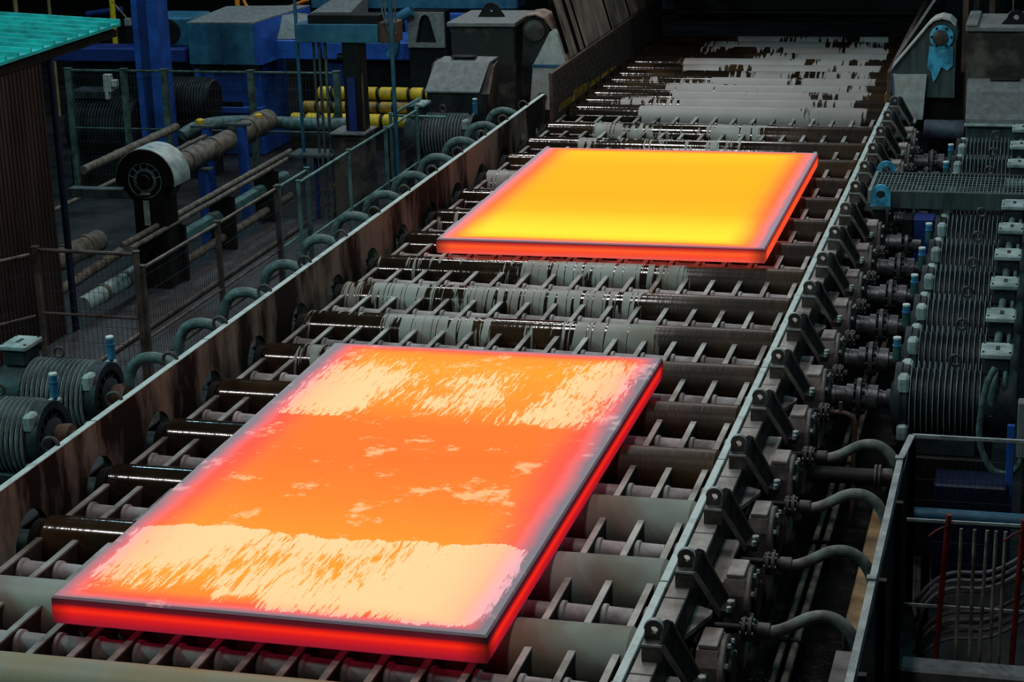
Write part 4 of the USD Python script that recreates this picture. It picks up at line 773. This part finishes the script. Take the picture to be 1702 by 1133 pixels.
O('red_paint_mark', G().box(-6.60, -6.54, 12.55, 12.75, -.13, -.118, .004), 'red_paint', 'small red paint mark on the dark pipe behind the wheel', 'mark')
for i, (x, y) in enumerate(((-6.42, 13.95), (-6.0, 14.12), (-6.05, 12.9))):
    t_ = T('blue_trestle', 'blue trestle leg under the thick pipes, %s from the left' % ORD[i], 'trestle', group='blue trestle legs under the thick pipes'); P(t_, 'leg', G().hull([(x + a, y + b, z) for z, w in ((FL, .07), (.05 if i < 2 else -.28, .05)) for a in (-w, w) for b in (-.05, .05)]), 'blue_paint'); P(t_, 'head_plate', G().box(x - .2, x + .12, y - .06, y + .06, .05 if i < 2 else -.28, .08 if i < 2 else -.255), 'green_grey')
for i, y in enumerate((9.6, 11.0, 12.4)): O('pipe_support', G().box(-5.17, -4.86, y, y + .06, FL, -.16, .005), 'black_steel', 'black support under the thin pipe pair, %s from the camera' % ORD[i], 'support', 'black supports under the thin pipe pair')
O('far_cross_pipe', G().tube([(-7.3, 15.1, -.30), (-7.1, 15.35, -.2), (-6.7, 15.5, -.17), (-6.0, 15.5, -.17), (-5.0, 15.5, -.17)], .085, 16), 'hose_rubber', 'dark crosswise pipe with bent end below the blue machine', 'pipe')
for i, (x, y) in enumerate(((-6.75, 14.5), (-6.1, 14.95))): O('yellow_valve', G().lathe((x, y, -.02), (0, 0, 1), [(0, .03), (.01, .06), (.06, .06), (.08, .03)], 14), 'yellow_paint', 'small yellow valve cap among the pipes, %s one' % ('left' if i == 0 else 'right'), 'valve', 'yellow valve caps')
O('yellow_dot', G().cyl((-4.32, 13.0, -.45), (-4.32, 13.03, -.45), .03, 12), 'yellow_paint', 'tiny orange-yellow reflector left of the dark pillar block', 'reflector')

# blue column, green-post fence
bc = T('blue_column', 'tall blue steel column rising out of the top of the photo, left', 'column')
P(bc, 'web', G().box(-8.62, -8.46, 16.82, 17.2, FL, 5), 'deep_blue_paint', smooth=False); P(bc, 'left_flange', G().box(-8.72, -8.62, 16.8, 17.2, FL, 5, .006), 'blue_paint'); P(bc, 'right_flange', G().box(-8.46, -8.32, 16.75, 17.2, FL, 5, .006), 'blue_paint')
fence('green_post_fence', 'tall wire fence on green posts in front of the blue machine', [(-9.5, 16.2), (-8.63, 16.2), (-8.0, 16.2), (-6.68, 16.2), (-5.4, 16.2)], .40, FL, 'green_post', rails=(-.44,), pw=.085)
lmf = T('shadowed_motor', 'dark finned motor in shadow behind the fence, far left', 'electric motor', (-9.25, 16.9, -.55))
P(lmf, 'housing', G().cyl((-.55, 0, 0), (.5, 0, 0), .42, 32, .02), 'black_steel')
for k in range(18): P(lmf, 'fin', G().cyl((-.45 + .05 * k, 0, 0), (-.438 + .05 * k, 0, 0), .46, 28), 'motor_grey', smooth=False)
P(lmf, 'base', G().box(-.5, .5, -.4, .4, FL + .55, -.36, .01), 'black_steel'); P(lmf, 'terminal_box', G().box(-.5, .1, -.2, .2, .44, .56, .01), 'motor_grey')
O('white_actuator', G().box(-9.14, -9.02, 16.55, 16.65, .02, .28, .01).box(-9.02, -8.93, 16.55, 16.65, .1, .2, .01).box(-9.13, -9.07, 16.55, 16.65, -.09, .03, .01), 'pale_panel', 'small whitish actuator on top of the shadowed motor', 'actuator')
lmg = T('shadowed_motor', 'small dark finned motor beside the blue machine stand', 'electric motor', (-8.2, 17.6, -.25))
P(lmg, 'housing', G().cyl((-.3, 0, 0), (.35, 0, 0), .30, 28, .02), 'black_steel')
for k in range(12): P(lmg, 'fin', G().cyl((-.25 + .045 * k, 0, 0), (-.24 + .045 * k, 0, 0), .33, 26), 'motor_grey', smooth=False)
P(lmg, 'base', G().box(-.3, .3, -.25, .25, FL + .25, -.26, .01), 'black_steel')

# blue machine
bm = T('blue_machine', 'large blue gear machine with grey-topped hood behind the fence', 'machine')
P(bm, 'hood_front', G().box(-8.80, -7.70, 18.9, 19.1, .05, .69, .01), 'teal_blue_paint', 'blue-grey hood front')
P(bm, 'hood_top', G().hull([(x, y, z + e) for x, y, z in ((-8.80, 18.9, .69), (-7.70, 18.9, .69), (-8.62, 20.1, .78), (-7.2, 20.1, .80)) for e in (0, .02)]), 'hood_grey', 'dusty grey hood top', smooth=False)
P(bm, 'hood_seam', G().box(-8.22, -8.19, 18.88, 18.9, .05, .70), 'teal_blue_paint', smooth=False)
P(bm, 'hood_side', G().hull([(-7.70, 18.9, .05), (-7.70, 18.9, .69), (-7.60, 18.95, .05), (-7.2, 20.1, .80), (-7.15, 20.1, .2), (-7.6, 19.0, .45)]), 'blue_paint', 'bright blue hood side', smooth=False)
P(bm, 'second_cover', G().hull([(-7.58, 19.3, .40), (-7.45, 19.5, .74), (-6.9, 19.3, .40), (-6.95, 19.6, .74), (-7.5, 19.9, .74), (-6.9, 19.9, .3), (-7.58, 19.9, .3)]), 'hood_grey', 'dusty grey second cover', smooth=False)
P(bm, 'second_base', G().box(-7.60, -6.80, 19.28, 20, .08, .39, .02), 'blue_paint')
P(bm, 'body', G().box(-8.70, -7.70, 19.05, 20.2, FL, .04, .02), 'blue_paint')
P(bm, 'dark_gap', G().box(-8.80, -7.65, 18.95, 19.04, -.05, .045), 'black_steel', smooth=False)
for sx in (-8.72, -7.82): P(bm, 'stand_leg', G().hull([(sx + a, y, z) for z, w in ((-.62, .16), (-.02, .06)) for a in (0, w) for y in (18.88, 19.04)]), 'blue_paint')
P(bm, 'stand_foot', G().box(-8.80, -7.62, 18.85, 19.04, -.70, -.60, .01), 'blue_paint'); P(bm, 'dark_slot', G().box(-8.40, -7.95, 18.86, 18.90, -.60, -.52), 'black_steel', smooth=False)
P(bm, 'lower_beam', G().hull([(-8.62, 18.9, -.70), (-7.80, 18.9, -.70), (-8.45, 18.9, -.88), (-7.95, 18.9, -.88), (-8.62, 19.1, -.70), (-7.80, 19.1, -.88)]), 'blue_paint', smooth=False)
bl = T('long_blue_base', 'long blue machine base behind the dark pillar', 'machine base')
P(bl, 'rail_beam', G().box(-6.75, -5.10, 19.3, 20.4, .08, .36, .02), 'blue_paint'); P(bl, 'lower_body', G().box(-6.75, -6.3, 19.5, 20.4, -.55, .0, .02), 'deep_blue_paint'); P(bl, 'plinth', G().box(-6.7, -5.2, 19.6, 20.3, FL, -.55), 'black_steel', smooth=False); P(bl, 'web', G().box(-6.9, -5.3, 19.7, 20.3, -.55, .08), 'black_steel', smooth=False)
ol = T('left_blue_base', 'dim navy machine base left of the blue hood', 'machine base'); P(ol, 'beam', G().box(-11.2, -8.9, 19.0, 19.5, .06, .28, .02), 'deep_blue_paint'); P(ol, 'cover', G().box(-9.8, -8.85, 19.2, 20, .28, .74, .03), 'teal_blue_paint'); P(ol, 'rounded_end', G().cyl((-9.25, 19.15, .52), (-9.25, 19.2, .52), .2, 24), 'black_steel'); P(ol, 'plinth', G().box(-11, -9, 19.3, 20, FL, .06), 'black_steel', smooth=False)
gc = T('slotted_grey_cover', 'grey cover plate with black arched opening, centre top', 'cover')
ar = sbox(-5.24, .33, -4.66, .86).difference(Polygon([(-5.12, .40), (-5.05, .72), (-5.01, .80), (-4.96, .83), (-4.90, .80), (-4.87, .72), (-4.79, .40)]))
P(gc, 'plate', G().extr(ar, 'y', 19.0, 19.06), 'hood_grey', smooth=False); P(gc, 'backing', G().box(-5.25, -4.65, 19.08, 19.3, FL, .87), 'black_steel', smooth=False)
P(gc, 'elbow', G().tube([(-5.5, 18.9, .2), (-5.42, 18.9, .5), (-5.38, 18.9, .72), (-5.28, 18.9, .82), (-5.12, 18.9, .9)], .085, 14), 'teal_blue_paint', 'blue-grey elbow duct')
# yellow ribbed ducts
for i, (x0, x1, z, r, mtl) in enumerate(((-5.97, -4.2, -.02, .095, 'yellow_paint'), (-6.2, -4.2, -.20, .085, 'yellow_rust'), (-6.38, -4.4, -.37, .10, 'yellow_paint'))):
    t_ = T('yellow_duct', 'yellow ribbed duct behind the dark pillar, %s' % ('topmost', 'middle one', 'lowest')[i], 'duct', group='yellow ribbed ducts')
    x = x0 + .03 * i; y = 17.0 - .12 * i
    while x < x1:
        P(t_, 'segment', G().lathe((x, y, z), (1, 0, -.01), [(0, r * .86), (.02, r), (.17, r), (.19, r * .86)], 20), mtl); x += .232
        P(t_, 'rib', G().lathe((x - .05, y, z), (1, 0, -.01), [(0, r * .9), (.05, r * .9)], 20), 'black_steel')
    P(t_, 'cradle', G().box(-5.0 + .3 * i, -4.9 + .3 * i, y + .1, y + .14, FL, z), 'black_steel', smooth=False)

# dark pillar with beam, tubes
dp = T('dark_pillar', 'black steel pillar on a block foot, with thin brown edge', 'pillar')
P(dp, 'shaft', G().box(-4.13, -3.90, 12.95, 13.2, .24, 1.33, .01), 'black_steel'); P(dp, 'blue_web', G().box(-4.08, -3.98, 12.93, 12.95, .24, .9), 'deep_blue_paint', smooth=False)
P(dp, 'foot_plate', G().box(-4.30, -3.84, 12.8, 13.3, .215, .24, .004), 'hood_grey'); P(dp, 'foot_block', G().box(-4.28, -3.86, 12.85, 13.25, FL, .215, .01), 'dirty_panel')
P(dp, 'edge_angle', G().box(-3.895, -3.875, 12.93, 12.96, .24, .95), 'rust_steel', smooth=False); P(dp, 'knob', G().cyl((-4.20, 13.0, 1.14), (-4.12, 13.0, 1.14), .05, 14), 'black_steel')
bb = T('crosswise_box_beam', 'dim blue box beam resting on the dark pillar', 'beam'); P(bb, 'beam', G().box(-4.70, -3.64, 12.9, 13.25, 1.33, 1.555, .008), 'teal_blue_paint'); P(bb, 'top_channel', G().box(-4.55, -3.64, 12.95, 13.2, 1.555, 1.66, .006), 'black_steel'); P(bb, 'brown_end_box', G().box(-3.63, -3.42, 12.9, 13.2, 1.33, 1.58, .01), 'rust_steel')
for i, (x, r, zb, zt, mtl) in enumerate(((-4.74, .022, -.05, 3.2, 'teal_blue_paint'), (-4.53, .016, -.05, 1.33, 'green_grey'), (-4.46, .016, -.05, 1.33, 'green_grey'), (-4.38, .02, -.05, 1.33, 'green_post'), (-3.42, .026, .1, 3.0, 'teal_blue_paint'))):
    O('upright_tube', G().cyl((x, 13.05 - .3 * (i == 4), FL), (x, 13.05 - .3 * (i == 4), zt), r, 12), mtl, 'slim upright tube beside the dark pillar, %s from the left' % ORD[i], 'tube', 'slim upright tubes by the dark pillar')
for i, x in enumerate((-3.50, -3.46)): O('hanging_cable', G().tube([(x, 12.85, 3.2), (x + .02, 12.85, 2.2), (x - .03, 12.85, 1.62), (x + .05, 12.85, 1.45), (x + .07, 12.85, 1.7), (x + .06, 12.85, 3.1)], .012, 8), 'hose_rubber', 'dark cable hanging beside the brown end box, %s' % ('left' if i == 0 else 'right'), 'cable', 'cables hanging by the brown end box')
tb = T('teal_rail_table', 'low dark-teal rail shelf at the foot of the upright tubes', 'shelf'); P(tb, 'shelf', G().box(-4.9, -4.3, 12.9, 13.3, -.10, -.06, .004), 'green_grey'); P(tb, 'leg', G().box(-4.6, -4.56, 13, 13.04, FL, -.1), 'deep_blue_paint')

# far background: blue girders, orange rails, yellow posts
gi = T('far_blue_girder', 'bright blue girder far behind at the top centre', 'girder'); P(gi, 'upper_flange', G().box(-7.9, -4.3, 22, 22.5, .50, 1.2, .02), 'teal_blue_paint'); P(gi, 'gap', G().box(-7.8, -4.3, 22.1, 22.4, .44, .50), 'black_steel', smooth=False); P(gi, 'web', G().box(-6.9, -4.35, 22.0, 22.4, .10, .44, .02), 'blue_paint'); P(gi, 'plinth', G().box(-7.8, -4.4, 22.1, 22.5, FL, .10), 'black_steel', smooth=False)
dc = T('dusty_far_cover', 'dusty beige sloping cover on the far blue girder', 'cover'); P(dc, 'cover', G().hull([(-7.78, 20.9, .42), (-7.0, 20.9, .42), (-7.35, 21.9, .75), (-6.85, 21.9, .75), (-7.78, 21.9, .3), (-6.85, 21.9, .3)]), 'hood_grey', smooth=False); P(dc, 'block', G().box(-7.78, -6.2, 20.95, 21.85, FL, .30), 'black_steel', smooth=False); P(dc, 'blue_bracket', G().box(-7.0, -6.85, 20.8, 20.95, .3, .55, .01), 'blue_paint')
orail = T('orange_handrail', 'orange handrail with post at the top left centre', 'handrail'); P(orail, 'post', G().cyl((-9.18, 21.9, FL), (-9.18, 21.9, 1.4), .045, 14), 'orange_paint'); P(orail, 'rail', G().tube([(-9.05, 21.9, 1.2), (-9.05, 21.9, .62), (-8.98, 21.9, .53), (-8.8, 21.9, .52), (-8.4, 21.9, .50), (-8.05, 21.9, .62), (-7.9, 21.9, .66)], .028, 10), 'orange_paint')
P(orail, 'bracket', G().bar((-8.25, 21.5, .36), (-7.9, 21.5, .46), .08, .1), 'orange_paint', smooth=False); P(orail, 'stay', G().box(-8.1, -8.05, 21.5, 21.9, .38, .42), 'orange_paint', smooth=False)
for i, (x, w) in enumerate(((-11.55, .05), (-12.75, .03), (-13.4, .04))): O('yellow_post', G().cyl((x, 22, FL), (x, 22, 2), w, 12), 'yellow_paint' if i == 0 else 'pipe_gold', ('bright yellow post above the teal roof end', 'thin dull yellow post above the teal roof', 'dim yellowish post at the top left corner')[i], 'post', 'yellow posts above the teal roof')
lv = T('lever_arm', 'thin inclined lever with pale knob right of the teal roof', 'lever'); P(lv, 'arm', G().cyl((-11.45, 21.8, .65), (-11.2, 21.8, .36), .014, 8), 'pipe_gold'); P(lv, 'knob', G().box(-11.24, -11.12, 21.75, 21.85, .22, .36, .02), 'hood_grey'); P(lv, 'stand', G().box(-11.22, -11.14, 21.78, 21.84, FL, .22), 'black_steel')
bp_ = pipe('dim blue pipe crossing above the teal roof', (-12.3, 22.5, .33), (-11.6, 22.5, .42), .05, 'deep_blue_paint', False); P(bp_, 'stand', G().box(-11.75, -11.7, 22.48, 22.52, FL, .36), 'black_steel')
